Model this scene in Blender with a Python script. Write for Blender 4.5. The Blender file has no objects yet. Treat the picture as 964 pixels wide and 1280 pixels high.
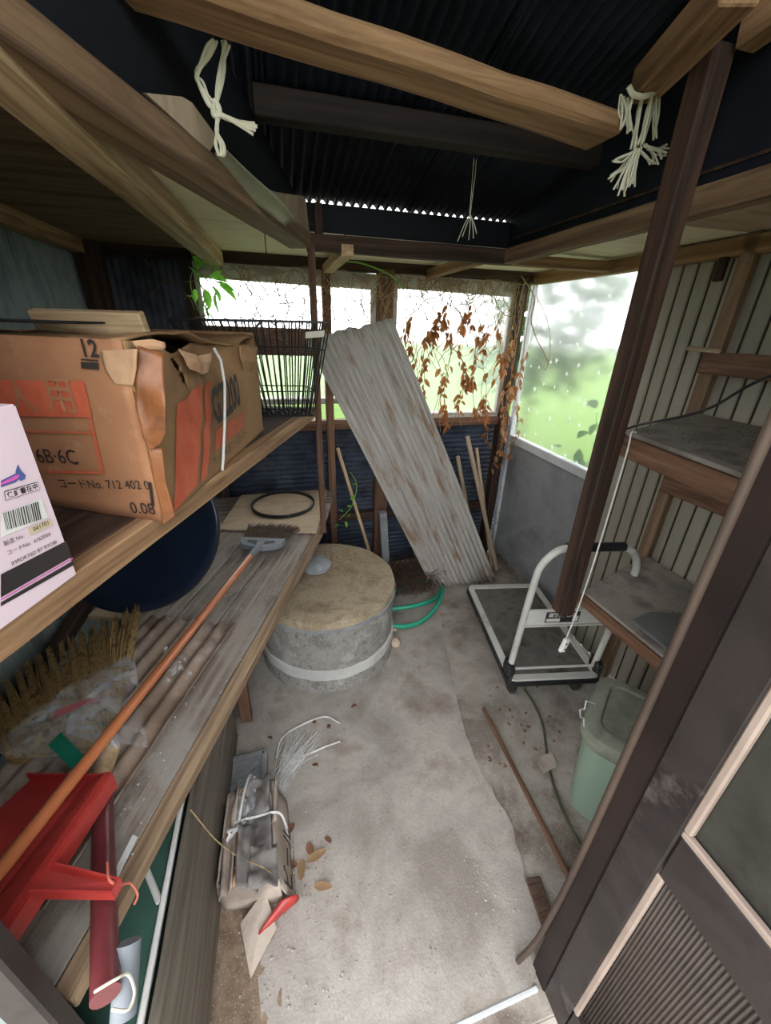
import bpy, bmesh, math, random
from mathutils import Vector as V, Matrix, noise
random.seed(7)
SC = bpy.context.scene
COL = SC.collection
R_ = math.radians

# ------------------------------------------------------------------ camera
F_PX, CX, CY, EYE = 497.0, 482.0, 640.0, 1.6
_up = V((32, 1060, 497)).normalized()
_yd = V((339 - CX, -(395 - CY), -F_PX)); _yd = (_yd - _up * _yd.dot(_up)).normalized()
_xd = _yd.cross(_up)
C2W = Matrix((_xd, _yd, _up))                    # rows: world axes seen from the camera
CAM = V((0, 0, EYE))
cd = bpy.data.cameras.new('camera'); cam = bpy.data.objects.new('camera', cd); COL.objects.link(cam)
cd.sensor_fit = 'VERTICAL'; cd.sensor_height = 36; cd.lens = F_PX / 1280 * 36
cd.clip_start = 0.02; cd.clip_end = 200
cam.matrix_world = Matrix.Translation(CAM) @ C2W.to_4x4()
SC.camera = cam

# ------------------------------------------------------------------ sky and exposure
wd = bpy.data.worlds.new('overcast'); SC.world = wd; wd.use_nodes = True
bg = wd.node_tree.nodes['Background']
bg.inputs[0].default_value = (0.95, 0.98, 1.0, 1); bg.inputs[1].default_value = 3.0
vs = SC.view_settings
vs.view_transform = 'Standard'; vs.look = 'None'; vs.gamma = 1; vs.use_curve_mapping = False
vs.exposure = 0.95
SC.cycles.use_denoising = True
SC.cycles.max_bounces = 10; SC.cycles.diffuse_bounces = 6; SC.cycles.transmission_bounces = 8; SC.cycles.transparent_max_bounces = 16
SC.cycles.sample_clamp_indirect = 8

# ------------------------------------------------------------------ helpers: where a sight line meets a plane of the shed
def ray(px, py): return (C2W @ V((px - CX, -(py - CY), -F_PX))).normalized()
def PZ(px, py, z): d = ray(px, py); return CAM + d * ((z - EYE) / d.z)
def PY(px, py, y): d = ray(px, py); return CAM + d * (y / d.y)
def PX(px, py, x): d = ray(px, py); return CAM + d * (x / d.x)
def PP(px, py, o, n): d = ray(px, py); return CAM + d * ((o - CAM).dot(n) / d.dot(n))

# ------------------------------------------------------------------ helpers: objects
def wm(o):
    if o.parent is None: return o.matrix_basis.copy()
    return wm(o.parent) @ o.matrix_parent_inverse @ o.matrix_basis
def put(o, parent=None, mat=None):
    COL.objects.link(o)
    if mat is not None: o.data.materials.clear(); o.data.materials.append(mat)
    if parent is not None:
        o.parent = parent; o.matrix_parent_inverse = wm(parent).inverted()
    return o
def tag(o, label, cat, group=None, kind=None):
    o['label'] = label; o['category'] = cat
    if group: o['group'] = group
    if kind: o['kind'] = kind
    return o
def thing(name, label, cat, loc=(0, 0, 0), group=None, kind=None):
    o = bpy.data.objects.new(name, None); o.empty_display_size = .05; COL.objects.link(o); o.location = loc
    return tag(o, label, cat, group, kind)
def smooth(me, ang=40):
    for p in me.polygons: p.use_smooth = True
    try: me.set_sharp_from_angle(angle=R_(ang))
    except Exception: pass
def from_bm(name, bm, mat, parent=None, sm=False, ang=40):
    me = bpy.data.meshes.new(name); bmesh.ops.recalc_face_normals(bm, faces=bm.faces); bm.to_mesh(me); bm.free()
    if sm: smooth(me, ang)
    return put(bpy.data.objects.new(name, me), parent, mat)
def mesh(name, verts, faces, mat, parent=None, sm=False):
    bm = bmesh.new(); vv = [bm.verts.new(v) for v in verts]
    for f in faces:
        try: bm.faces.new([vv[i] for i in f])
        except ValueError: pass
    return from_bm(name, bm, mat, parent, sm)
def basis(x, up):
    x = V(x).normalized(); z = V(up); z = (z - x * z.dot(x))
    if z.length < 1e-5: z = V((0, 1, 0)) - x * x.y
    z.normalize(); y = z.cross(x)
    return Matrix((x, y, z)).transposed()
def bm_box(bm, c, s, bev=0.0):
    r = bmesh.ops.create_cube(bm, size=1); vs_ = r['verts']
    bmesh.ops.scale(bm, vec=s, verts=vs_); bmesh.ops.translate(bm, vec=c, verts=vs_)
    if bev:
        es = list({e for v in vs_ for e in v.link_edges})
        bmesh.ops.bevel(bm, geom=es, offset=bev, segments=1, affect='EDGES', profile=.5)
def box(name, c, s, mat, parent=None, bev=0.003, rot=None):
    bm = bmesh.new(); bm_box(bm, (0, 0, 0), s, bev)
    o = from_bm(name, bm, mat, parent)
    m = Matrix.Translation(V(c))
    if rot is not None: m = m @ (rot.to_4x4() if isinstance(rot, Matrix) else Matrix.Rotation(rot, 4, 'Z'))
    o.matrix_basis = m
    return o
def beam(name, a, b, w, h, mat, parent=None, up=(0, 0, 1), bev=0.003, wob=0.0):
    a, b = V(a), V(b); L = (b - a).length
    bm = bmesh.new(); bm_box(bm, (L / 2, 0, 0), (L, w, h), bev)
    if wob:
        n = max(3, int(L / .12))
        for k in range(1, n):
            bmesh.ops.bisect_plane(bm, geom=bm.verts[:] + bm.edges[:] + bm.faces[:], plane_co=(L * k / n, 0, 0), plane_no=(1, 0, 0))
        sd = random.random() * 50
        for v in bm.verts:
            v.co.y += wob * noise.noise((v.co.x * 4 + sd, v.co.y * 9, v.co.z * 9)); v.co.z += wob * noise.noise((v.co.x * 4 + sd, v.co.y * 9 + 7, v.co.z * 9))
    o = from_bm(name, bm, mat, parent)
    m = basis(b - a, up).to_4x4(); m.translation = a; o.matrix_basis = m
    return o
def prism(name, pts, z0, z1, mat, parent=None, bev=0.002):
    bm = bmesh.new(); lo = [bm.verts.new((p[0], p[1], z0)) for p in pts]; hi = [bm.verts.new((p[0], p[1], z1)) for p in pts]; n = len(pts)
    bm.faces.new(lo[::-1]); bm.faces.new(hi)
    for i in range(n): bm.faces.new((lo[i], lo[(i + 1) % n], hi[(i + 1) % n], hi[i]))
    if bev: bmesh.ops.bevel(bm, geom=bm.edges[:], offset=bev, segments=1, affect='EDGES')
    return from_bm(name, bm, mat, parent)
def bm_tube(bm, pts, r, n=8, cap=True):
    pts = [V(p) for p in pts]; rs = r if isinstance(r, (list, tuple)) else [r] * len(pts); rings = []; prev = None
    for i, p in enumerate(pts):
        t = (pts[min(i + 1, len(pts) - 1)] - pts[max(i - 1, 0)])
        t = t.normalized() if t.length > 1e-9 else V((0, 0, 1))
        if prev is None:
            a = V((0, 0, 1)) if abs(t.z) < .9 else V((1, 0, 0)); prev = (a - t * a.dot(t)).normalized()
        else:
            q = prev - t * prev.dot(t); prev = q.normalized() if q.length > 1e-6 else prev
        s = t.cross(prev)
        rings.append([bm.verts.new(p + (prev * math.cos(2 * math.pi * k / n) + s * math.sin(2 * math.pi * k / n)) * rs[i]) for k in range(n)])
    for i in range(len(rings) - 1):
        for k in range(n): bm.faces.new((rings[i][k], rings[i][(k + 1) % n], rings[i + 1][(k + 1) % n], rings[i + 1][k]))
    if cap and n > 2: bm.faces.new(rings[0][::-1]); bm.faces.new(rings[-1])
def tube(name, pts, r, mat, parent=None, n=8, cap=True):
    bm = bmesh.new(); bm_tube(bm, pts, r, n, cap); return from_bm(name, bm, mat, parent, True, 50)
def spline(ctrl, k=8):
    c = [V(p) for p in ctrl]; c = [c[0] * 2 - c[1]] + c + [c[-1] * 2 - c[-2]]; out = []
    for i in range(1, len(c) - 2):
        for j in range(k):
            t = j / k; a, b, d, e = c[i - 1], c[i], c[i + 1], c[i + 2]
            out.append(.5 * ((2 * b) + (d - a) * t + (2 * a - 5 * b + 4 * d - e) * t * t + (3 * b - a - 3 * d + e) * t ** 3))
    out.append(c[-2]); return out
def lathe(name, prof, n, mat, parent=None, loc=(0, 0, 0), rot=None, rough=0.0, ang=40):
    bm = bmesh.new(); rings = []
    for r, z in prof:
        if r < 1e-6: rings.append([bm.verts.new((0, 0, z))])
        else: rings.append([bm.verts.new((r * math.cos(2 * math.pi * k / n), r * math.sin(2 * math.pi * k / n), z)) for k in range(n)])
    for a, b in zip(rings, rings[1:]):
        for k in range(n):
            f = [a[k % len(a)], a[(k + 1) % len(a)], b[(k + 1) % len(b)], b[k % len(b)]]
            f = list(dict.fromkeys(f))
            if len(f) > 2: bm.faces.new(f)
    if rough:
        for v in bm.verts:
            d = noise.noise(v.co * 9) + .6 * noise.noise(v.co * 25); v.co += V((v.co.x, v.co.y, 0)).normalized() * d * rough if v.co.xy.length > 1e-6 else V()
            v.co.z += rough * .5 * noise.noise(v.co * 14 + V((5, 5, 5)))
    o = from_bm(name, bm, mat, parent, True, ang)
    m = Matrix.Translation(V(loc))
    if rot is not None: m = m @ rot.to_4x4()
    o.matrix_basis = m
    return o
def grid(name, fn, nu, nv, mat, parent=None, solid=0.0, drop=None, sm=True):
    bm = bmesh.new(); g = [[bm.verts.new(fn(i / nu, j / nv)) for j in range(nv + 1)] for i in range(nu + 1)]
    for i in range(nu):
        for j in range(nv):
            if drop and drop(i, j): continue
            bm.faces.new((g[i][j], g[i + 1][j], g[i + 1][j + 1], g[i][j + 1]))
    if drop:
        for v in [v for v in bm.verts if not v.link_faces]: bm.verts.remove(v)
    me = bpy.data.meshes.new(name); bm.to_mesh(me); bm.free()
    if sm: smooth(me, 55)
    o = put(bpy.data.objects.new(name, me), parent, mat)
    if solid:
        md = o.modifiers.new('thickness', 'SOLIDIFY'); md.thickness = solid; md.offset = 0
    return o
def corr(name, o, u, v, pitch, amp, mat, parent=None, nv=2, edge=None, bend=None):
    o, u, v = V(o), V(u), V(v); n = u.cross(v).normalized(); W = u.length; k = max(1, round(W / pitch)); nu = k * 8
    def fn(a, b):
        p = o + u * a + v * b + n * (amp * math.cos(2 * math.pi * k * a))
        if edge: p = p + v * edge(a, b)
        if bend: p = p + n * bend(a, b)
        return p
    return grid(name, fn, nu, nv, mat, parent, solid=.0016)

# ------------------------------------------------------------------ helpers: materials
def nd(t, typ, **kw):
    n = t.nodes.new(typ)
    for k, v in kw.items(): setattr(n, k, v)
    return n
def srgb(c):
    return tuple(((x / 255) / 12.92 if x / 255 <= .04045 else ((x / 255 + .055) / 1.055) ** 2.4) for x in c) + (1,)
def M(name, cols, scale=6, stretch=(1, 1, 1), rough=.8, bump=.25, bscale=60, metal=0, spec=.3, dust=None, dscale=5, damt=.5, dstretch=None, detail=7, dist=.3, bdist=.004, speck=None, sscale=90, samt=.3):
    """a surface whose colour wanders between the given sRGB colours; dust = a second colour in blotches"""
    m = bpy.data.materials.new(name); m.use_nodes = True; t = m.node_tree; b = t.nodes['Principled BSDF']
    tc = nd(t, 'ShaderNodeTexCoord'); mp = nd(t, 'ShaderNodeMapping'); mp.inputs['Scale'].default_value = stretch
    t.links.new(tc.outputs['Object'], mp.inputs[0])
    nz = nd(t, 'ShaderNodeTexNoise'); nz.inputs['Scale'].default_value = scale; nz.inputs['Detail'].default_value = detail; nz.inputs['Roughness'].default_value = .62; nz.inputs['Distortion'].default_value = dist
    t.links.new(mp.outputs[0], nz.inputs[0])
    cr = nd(t, 'ShaderNodeValToRGB'); e = cr.color_ramp.elements
    n = len(cols)
    for i in range(n - 2): e.new(.5)
    for i, c in enumerate(cols):
        e[i].position = .37 + .26 * (i / max(1, n - 1)); e[i].color = srgb(c)
    t.links.new(nz.outputs[0], cr.inputs[0]); out = cr.outputs[0]
    if dust:
        n2 = nd(t, 'ShaderNodeTexNoise'); n2.inputs['Scale'].default_value = dscale; n2.inputs['Detail'].default_value = 9; n2.inputs['Roughness'].default_value = .7
        if dstretch:
            mp2 = nd(t, 'ShaderNodeMapping'); mp2.inputs['Scale'].default_value = dstretch; t.links.new(tc.outputs['Object'], mp2.inputs[0]); t.links.new(mp2.outputs[0], n2.inputs[0])
        else: t.links.new(tc.outputs['Object'], n2.inputs[0])
        r2 = nd(t, 'ShaderNodeValToRGB'); r2.color_ramp.elements[0].position = .62 - .3 * damt; r2.color_ramp.elements[1].position = .78 - .3 * damt
        t.links.new(n2.outputs[0], r2.inputs[0])
        mx = nd(t, 'ShaderNodeMix', data_type='RGBA'); t.links.new(r2.outputs[0], mx.inputs[0]); t.links.new(out, mx.inputs[6]); mx.inputs[7].default_value = srgb(dust); out = mx.outputs[2]
    for sc_, sg in ([(speck[0], 1), (speck[1], 2.7)] if speck else []):
        n3 = nd(t, 'ShaderNodeTexNoise'); n3.inputs['Scale'].default_value = sscale * sg; n3.inputs['Detail'].default_value = 3
        t.links.new(tc.outputs['Object'], n3.inputs[0])
        r3 = nd(t, 'ShaderNodeValToRGB'); r3.color_ramp.elements[0].position = .60; r3.color_ramp.elements[1].position = .68; r3.color_ramp.elements[1].color = (samt, samt, samt, 1)
        t.links.new(n3.outputs[0], r3.inputs[0])
        m3 = nd(t, 'ShaderNodeMix', data_type='RGBA'); t.links.new(r3.outputs[0], m3.inputs[0]); t.links.new(out, m3.inputs[6]); m3.inputs[7].default_value = srgb(sc_); out = m3.outputs[2]
    t.links.new(out, b.inputs['Base Color'])
    b.inputs['Roughness'].default_value = rough; b.inputs['Metallic'].default_value = metal; b.inputs['Specular IOR Level'].default_value = spec
    if bump:
        nb = nd(t, 'ShaderNodeTexNoise'); nb.inputs['Scale'].default_value = bscale; nb.inputs['Detail'].default_value = 5
        t.links.new(mp.outputs[0], nb.inputs[0])
        bp = nd(t, 'ShaderNodeBump'); bp.inputs['Strength'].default_value = bump; bp.inputs['Distance'].default_value = bdist
        t.links.new(nb.outputs[0], bp.inputs['Height']); t.links.new(bp.outputs[0], b.inputs['Normal'])
    return m
def wood(name, dark, light, rough=.75, sx=1.2, sy=22, dust=None, damt=.4, bump=.3):
    return M(name, [dark, tuple((a + b) / 2 for a, b in zip(dark, light)), light], scale=1.6, stretch=(sx, sy, sy), rough=rough, bump=bump, bscale=4, dust=dust, damt=damt, dscale=4, dist=.8)
W_BEAM = wood('old_beam_wood', (84, 64, 48), (132, 106, 80))
W_DARK = wood('dark_beam_wood', (40, 29, 24), (76, 56, 44))
W_WARM = wood('warm_wood', (110, 82, 56), (160, 126, 92))
W_PALE = wood('pale_wood', (150, 124, 92), (204, 178, 142))
W_RED = wood('reddish_wood', (86, 60, 46), (128, 96, 76))
W_GREY = wood('weathered_plank', (92, 82, 74), (152, 140, 128), dust=(150, 143, 136), damt=.5)
W_SHELF = wood('shelf_front_wood', (112, 84, 60), (166, 132, 98))
W_RAIL = wood('worn_bench_rail', (104, 84, 66), (156, 132, 106))
W_PLANK = wood('grey_brown_plank', (84, 77, 68), (118, 108, 96))
W_BRN = wood('brown_post_wood', (70, 48, 38), (110, 80, 62))
W_STUD = wood('tan_stud_wood', (104, 82, 64), (146, 120, 96))
W_STICK = wood('dry_stick', (130, 112, 92), (178, 158, 134))
PLY = M('pale_plywood', [(214, 202, 172), (230, 220, 192), (222, 210, 180)], scale=2, stretch=(1, 6, 1), bump=.08)
PLY_TAN = M('dusty_plywood', [(158, 136, 112), (182, 160, 136), (170, 150, 128)], scale=3, stretch=(1, 4, 1), bump=.15, dust=(150, 140, 128), damt=.3)
PLY_DARK = M('brown_soffit_plywood', [(104, 82, 63), (124, 100, 78), (90, 70, 54)], scale=2, stretch=(1, 8, 1), bump=.1)
ROOF = M('blackened_roof_metal', [(24, 28, 37), (33, 37, 47), (19, 22, 29)], scale=3, rough=.6, spec=.15, bump=.1)
W_DIM = wood('dimmed_purlin_wood', (26, 21, 20), (48, 38, 33))  # dark beam wood darkened further, so the purlins look dimmer under the roof
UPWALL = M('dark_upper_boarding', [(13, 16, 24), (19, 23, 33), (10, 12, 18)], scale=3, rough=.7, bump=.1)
GALV = M('green_grey_corrugated', [(118, 132, 130), (146, 158, 154), (100, 112, 112)], scale=5, stretch=(1, 1, .3), rough=.5, metal=.0, bump=.08)
GALV_DK = M('dark_corrugated', [(84, 90, 98), (104, 110, 118), (70, 75, 82)], scale=4, rough=.5, metal=.0, bump=.08)
BLUE = M('blue_corrugated', [(46, 53, 68), (68, 76, 92), (36, 41, 52)], scale=6, rough=.55, metal=.1, bump=.1, dust=(96, 92, 90), damt=.25)
SIDING = M('beige_siding', [(146, 140, 126), (160, 154, 140), (134, 128, 115)], scale=3, stretch=(1, 1, .3), rough=.5, bump=.05)
SEAM = M('siding_groove', [(60, 52, 42), (74, 64, 52)], rough=.8, bump=0)
GREYP = M('grey_wall_panel', [(128, 129, 132), (146, 146, 148), (118, 118, 122)], scale=2.5, rough=.6, bump=.06, dust=(160, 155, 150), dscale=9, damt=.12)
ALU = M('white_aluminium', [(190, 192, 194), (206, 208, 208)], rough=.4, bump=.05, dust=(150, 144, 136), damt=.3)
HEADER = M('white_painted_board', [(170, 165, 158), (192, 188, 180), (150, 142, 134)], scale=4, stretch=(1, 5, 5), bump=.15)
BRONZE = M('bronze_door_frame', [(46, 40, 39), (57, 50, 49), (40, 34, 34)], scale=5, rough=.45, metal=.25, bump=.06, dust=(112, 102, 98), damt=.12)
BRONZE_DK = M('dark_door_jamb', [(30, 22, 21), (42, 31, 29)], scale=5, rough=.5, metal=.1, bump=.05)
STRIP = M('brown_rubber_strip', [(62, 50, 43), (76, 62, 53)], scale=4, rough=.6, bump=.05)
BEAD = M('glazing_bead', [(138, 121, 110), (156, 138, 127)], rough=.5, bump=.05)
RIBM = M('brown_ribbed_panel', [(58, 49, 45), (72, 62, 56)], rough=.6, bump=.05)
def concrete(name, base, lite, dark, stain, sc=2.0, damt=.5):
    return M(name, [dark, base, lite, base], scale=sc, rough=.92, bump=.5, bscale=110, dust=stain, dscale=2.6, damt=damt, detail=12, bdist=.003, speck=((96, 84, 74), (214, 208, 200)), sscale=85, samt=.3)
SLAB = concrete('pale_concrete', (152, 144, 137), (168, 160, 152), (133, 124, 116), (124, 108, 95), 2.6, .3)
SUBFLOOR = concrete('dirty_concrete', (152, 143, 134), (168, 159, 150), (126, 116, 107), (102, 88, 78), 3.4, .36)
SOIL = concrete('brown_soil', (112, 94, 78), (140, 120, 102), (88, 70, 58), (100, 82, 68), 6, .5)
DRUMC = M('rough_grey_concrete', [(112, 110, 106), (140, 137, 132), (128, 124, 120), (156, 152, 147)], scale=7, rough=.95, bump=1.0, bscale=60, detail=14, bdist=.01, speck=((84, 82, 79), (186, 183, 178)), sscale=55, samt=.6)
DRUMTOP = M('sandy_concrete_lid', [(140, 124, 101), (164, 148, 124), (128, 113, 93)], scale=5, rough=.95, bump=.8, bscale=70, dust=(178, 168, 152), dscale=7, damt=.18, bdist=.006, speck=((110, 96, 80), (206, 198, 182)), sscale=60, samt=.5)
BAND = M('smooth_concrete_band', [(170, 168, 165), (186, 184, 180)], scale=6, rough=.9, bump=.3)
SHEETW = M('weathered_white_sheet', [(146, 140, 134), (184, 180, 176), (170, 164, 159), (188, 184, 180)], scale=2.2, stretch=(.5, 9, 1), rough=.6, bump=.06, dust=(132, 102, 70), dscale=4.0, dstretch=(.8, 4, 1), damt=.33)
CARD = M('brown_cardboard', [(144, 98, 70), (160, 113, 82), (151, 105, 75)], scale=3, rough=.8, bump=.1, bscale=20, dust=(172, 128, 98), dscale=30, damt=.2)
CARDL = M('torn_pale_cardboard', [(166, 128, 98), (190, 154, 122), (178, 140, 108)], scale=9, rough=.9, bump=.3)
CARD2 = M('olive_cardboard', [(132, 101, 70), (148, 115, 80), (122, 92, 63)], scale=3, rough=.8, bump=.1, bscale=20)
CARDG = M('greyed_cardboard', [(158, 144, 132), (176, 162, 150), (140, 126, 116)], scale=4, rough=.9, bump=.12, bscale=20)
CARDDK = M('grey_folded_paper', [(104, 98, 96), (126, 120, 116), (90, 84, 82)], scale=5, rough=.9, bump=.15)
TAPE = M('shiny_packing_tape', [(104, 64, 38), (142, 90, 56), (122, 76, 46)], scale=9, rough=.35, spec=.35, bump=.2, bscale=12)
INK = M('black_ink', [(40, 36, 36), (52, 46, 44)], rough=.7, bump=0)
RINK = M('orange_red_ink', [(178, 82, 56), (192, 98, 70)], scale=20, rough=.7, bump=0)
PINK = M('pale_pink_card', [(206, 184, 194), (216, 196, 204)], scale=2, rough=.5, bump=.04)
WHITE = M('white_plastic', [(206, 204, 200), (218, 216, 212)], rough=.45, bump=.04)
MAG = M('magenta_ink', [(196, 86, 166), (208, 104, 178)], rough=.6, bump=0)
BLUEINK = M('blue_ink', [(70, 84, 138), (84, 100, 150)], rough=.6, bump=0)
TANLAB = M('beige_sticker', [(188, 170, 140), (198, 182, 152)], rough=.6, bump=0)
BLACKM = M('black_wire', [(24, 24, 26), (34, 34, 36)], rough=.4, bump=.05)
BLACKP = M('black_plastic', [(28, 28, 30), (40, 40, 42)], rough=.5, bump=.08, dust=(90, 86, 82), damt=.2)
NAVY = M('navy_plastic', [(15, 23, 38), (22, 31, 48), (12, 19, 32)], scale=3, rough=.35, spec=.5, bump=.04)
REDP = M('red_plastic', [(150, 42, 40), (172, 58, 52), (136, 36, 36)], scale=3, rough=.35, spec=.5, bump=.05)
MAROON = M('maroon_pipe', [(88, 38, 42), (116, 54, 56)], scale=4, rough=.3, spec=.5, bump=.05)
ORANGE = M('orange_brown_handle', [(168, 98, 62), (184, 112, 72)], scale=2, rough=.28, spec=.5, bump=.02)
STRAW = M('broom_straw', [(138, 112, 72), (180, 150, 102), (112, 88, 56)], scale=40, stretch=(1, 1, 1), rough=.8, bump=0)
BRISTLE = M('brush_bristles', [(66, 54, 46), (96, 80, 68), (50, 40, 35)], scale=40, rough=.9, bump=0)
GREYPL = M('grey_plastic', [(104, 108, 114), (122, 126, 132)], rough=.5, bump=.05)
GREENB = M('dark_green_board', [(52, 84, 74), (64, 98, 86), (46, 74, 66)], scale=3, rough=.6, bump=.05)
GREENL = M('green_card', [(14, 92, 72), (22, 104, 82)], rough=.6, bump=0)
REDL = M('red_tape_print', [(176, 40, 52), (188, 54, 62)], rough=.5, bump=0)
BINL = M('sage_plastic', [(132, 152, 134), (144, 164, 146)], scale=2, rough=.35, spec=.5, bump=.03)
BINLID = M('dusty_sage_lid', [(112, 116, 102), (134, 136, 122), (104, 106, 94)], scale=5, rough=.8, bump=.1)
CARTM = M('cream_painted_steel', [(186, 184, 178), (200, 198, 192)], rough=.4, bump=.05, dust=(140, 128, 116), damt=.18)
CARTMAT = M('dusty_black_mat', [(84, 80, 78), (108, 102, 98), (72, 68, 66)], scale=6, rough=.9, bump=.2)
HOSE = M('green_hose', [(24, 140, 112), (36, 158, 128)], rough=.35, spec=.5, bump=.05)
STONE = M('beige_stone', [(176, 156, 136), (194, 176, 156)], scale=12, rough=.9, bump=.4)
GREYST = M('grey_stone', [(120, 122, 126), (144, 146, 148)], scale=12, rough=.9, bump=.5)
ROPE = M('straw_white_rope', [(186, 182, 160), (206, 202, 184)], scale=20, rough=.8, bump=.1)
TWINE = M('white_plastic_twine', [(190, 188, 186), (214, 212, 210)], scale=20, rough=.6, bump=.1)
PTWINE = M('pink_twine', [(196, 104, 88), (212, 124, 104)], rough=.8, bump=0)
LEAFG = M('fresh_leaf', [(126, 198, 70), (156, 220, 96), (110, 182, 60)], scale=14, rough=.5, bump=.05)
LEAFD = M('dead_leaf', [(132, 82, 48), (172, 116, 72), (112, 68, 42)], scale=14, rough=.9, bump=.1)
LEAFT = M('tan_leaf', [(164, 132, 98), (184, 154, 120)], scale=14, rough=.9, bump=.1)
STEM = M('dry_vine_stem', [(138, 116, 84), (164, 142, 106), (110, 90, 64)], scale=20, rough=.9, bump=.1)
DIRTYG = M('dirty_green_cable', [(66, 72, 50), (88, 90, 68)], scale=20, rough=.8, bump=.1)
GSTEM = M('green_stem', [(110, 160, 70), (134, 178, 90)], rough=.6, bump=0)
ROTWOOD = M('rotten_wood', [(70, 52, 44), (92, 72, 60), (58, 42, 36)], scale=8, stretch=(1, 6, 6), rough=.95, bump=.4)
SLATE = M('dark_board', [(96, 96, 96), (112, 111, 110)], scale=4, rough=.8, bump=.1, dust=(140, 132, 124), damt=.2)
DUSTTOP = M('dusty_shelf_top', [(124, 116, 110), (146, 138, 130), (110, 102, 96)], scale=5, rough=.95, bump=.25, dust=(92, 84, 78), dscale=8, damt=.2)
SHEETB = M('brown_corrugated_plastic', [(120, 100, 86), (150, 130, 114), (104, 84, 72)], scale=5, stretch=(1, 1, 1), rough=.45, bump=.1, dust=(168, 156, 144), damt=.4)
BASKET_TAG = M('pale_tag', [(176, 172, 160), (190, 186, 174)], rough=.6, bump=0)
GRASS = M('lawn', [(58, 84, 18), (76, 102, 30), (66, 92, 22)], scale=1.2, rough=.9, bump=.2)
OUTG = M('outside_paving', [(150, 142, 134), (166, 158, 150)], scale=2, rough=.9, bump=.2)
SHRUB = M('shrub_leaf', [(44, 74, 28), (62, 94, 40), (36, 62, 24)], scale=4, rough=.6, bump=0)
FABRIC = M('grey_green_plastic_strip', [(120, 120, 100), (142, 142, 122)], scale=6, rough=.5, bump=.1)

def translucent(m, k):
    t = m.node_tree; b = t.nodes['Principled BSDF']; out = t.nodes['Material Output']; src = b.inputs['Base Color'].links[0].from_socket
    tl = nd(t, 'ShaderNodeBsdfTranslucent'); t.links.new(src, tl.inputs[0]); mx = nd(t, 'ShaderNodeMixShader'); mx.inputs[0].default_value = k
    t.links.new(b.outputs[0], mx.inputs[1]); t.links.new(tl.outputs[0], mx.inputs[2]); t.links.new(mx.outputs[0], out.inputs[0])
for _m, _k in ((LEAFG, .6), (LEAFD, .35), (LEAFT, .4), (SHRUB, .4), (STRAW, .2)): translucent(_m, _k)
def pane_mat(name, rough, clear, white, tint=(1, 1, 1)):
    """dirty or frosted glazing: rough refraction, a share of clear sight and a share of milky scatter"""
    m = bpy.data.materials.new(name); m.use_nodes = True; t = m.node_tree; t.nodes.remove(t.nodes['Principled BSDF'])
    out = t.nodes['Material Output']
    g = nd(t, 'ShaderNodeBsdfGlass'); g.inputs['Roughness'].default_value = rough; g.inputs['IOR'].default_value = 1.3; g.inputs[0].default_value = tint + (1,)
    tr = nd(t, 'ShaderNodeBsdfTransparent'); tr.inputs[0].default_value = tint + (1,)
    tl = nd(t, 'ShaderNodeBsdfTranslucent'); tl.inputs[0].default_value = (.92, .94, .93, 1)
    a = nd(t, 'ShaderNodeMixShader'); a.inputs[0].default_value = clear; t.links.new(g.outputs[0], a.inputs[1]); t.links.new(tr.outputs[0], a.inputs[2])
    b = nd(t, 'ShaderNodeMixShader'); b.inputs[0].default_value = white; t.links.new(a.outputs[0], b.inputs[1]); t.links.new(tl.outputs[0], b.inputs[2])
    t.links.new(b.outputs[0], out.inputs[0]); return m
FROST = pane_mat('frosted_star_glass', .13, .04, .03)
MILKY = pane_mat('dusty_glass', .1, .6, .10)
CLEARPL = M('clear_film', [(176, 178, 180), (206, 208, 210), (188, 190, 192)], scale=18, rough=.25, spec=.5, bump=.35, bscale=12)
_t = CLEARPL.node_tree; _b = _t.nodes['Principled BSDF']; _n = nd(_t, 'ShaderNodeTexNoise'); _n.inputs['Scale'].default_value = 11; _n.inputs['Detail'].default_value = 4; _n.inputs['Distortion'].default_value = 1.2
_r = nd(_t, 'ShaderNodeValToRGB'); _r.color_ramp.elements[0].position = .44; _r.color_ramp.elements[0].color = (.14, .14, .14, 1); _r.color_ramp.elements[1].position = .64; _r.color_ramp.elements[1].color = (.55, .55, .55, 1)
_c = nd(_t, 'ShaderNodeTexCoord'); _t.links.new(_c.outputs['Object'], _n.inputs[0]); _t.links.new(_n.outputs[0], _r.inputs[0]); _t.links.new(_r.outputs[0], _b.inputs['Alpha'])
DOORGL = M('smoky_door_glass', [(50, 49, 44), (60, 58, 53)], scale=2, rough=.3, spec=.2, bump=0, dust=(42, 40, 36), dscale=6, damt=.3)

# ------------------------------------------------------------------ lettering
def text(name, s, x, y, mat, parent, n, h=None, z=.0015, bold=0.0):
    """s runs from point x to point y along the surface with normal n"""
    cu = bpy.data.curves.new(name, 'FONT'); cu.body = s; cu.extrude = 0.0; cu.offset = bold; cu.resolution_u = 3
    tmp = bpy.data.objects.new(name, cu); COL.objects.link(tmp)
    dg = bpy.context.evaluated_depsgraph_get(); dg.update()
    me = bpy.data.meshes.new_from_object(tmp.evaluated_get(dg)); bpy.data.objects.remove(tmp); me.name = name
    if not me.vertices: return None
    xs = [v.co.x for v in me.vertices]; ys = [v.co.y for v in me.vertices]
    x0, x1, y0, y1 = min(xs), max(xs), min(ys), max(ys)
    x, y, n = V(x), V(y), V(n).normalized(); u = (y - x); L = u.length; u.normalize(); u = (u - n * u.dot(n)).normalized(); w = n.cross(u)
    sx = L / (x1 - x0); sy = sx if h is None else h / (y1 - y0)
    for v in me.vertices: v.co = x + u * ((v.co.x - x0) * sx) + w * ((v.co.y - y0) * sy) + n * z
    return put(bpy.data.objects.new(name, me), parent, mat)
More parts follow.
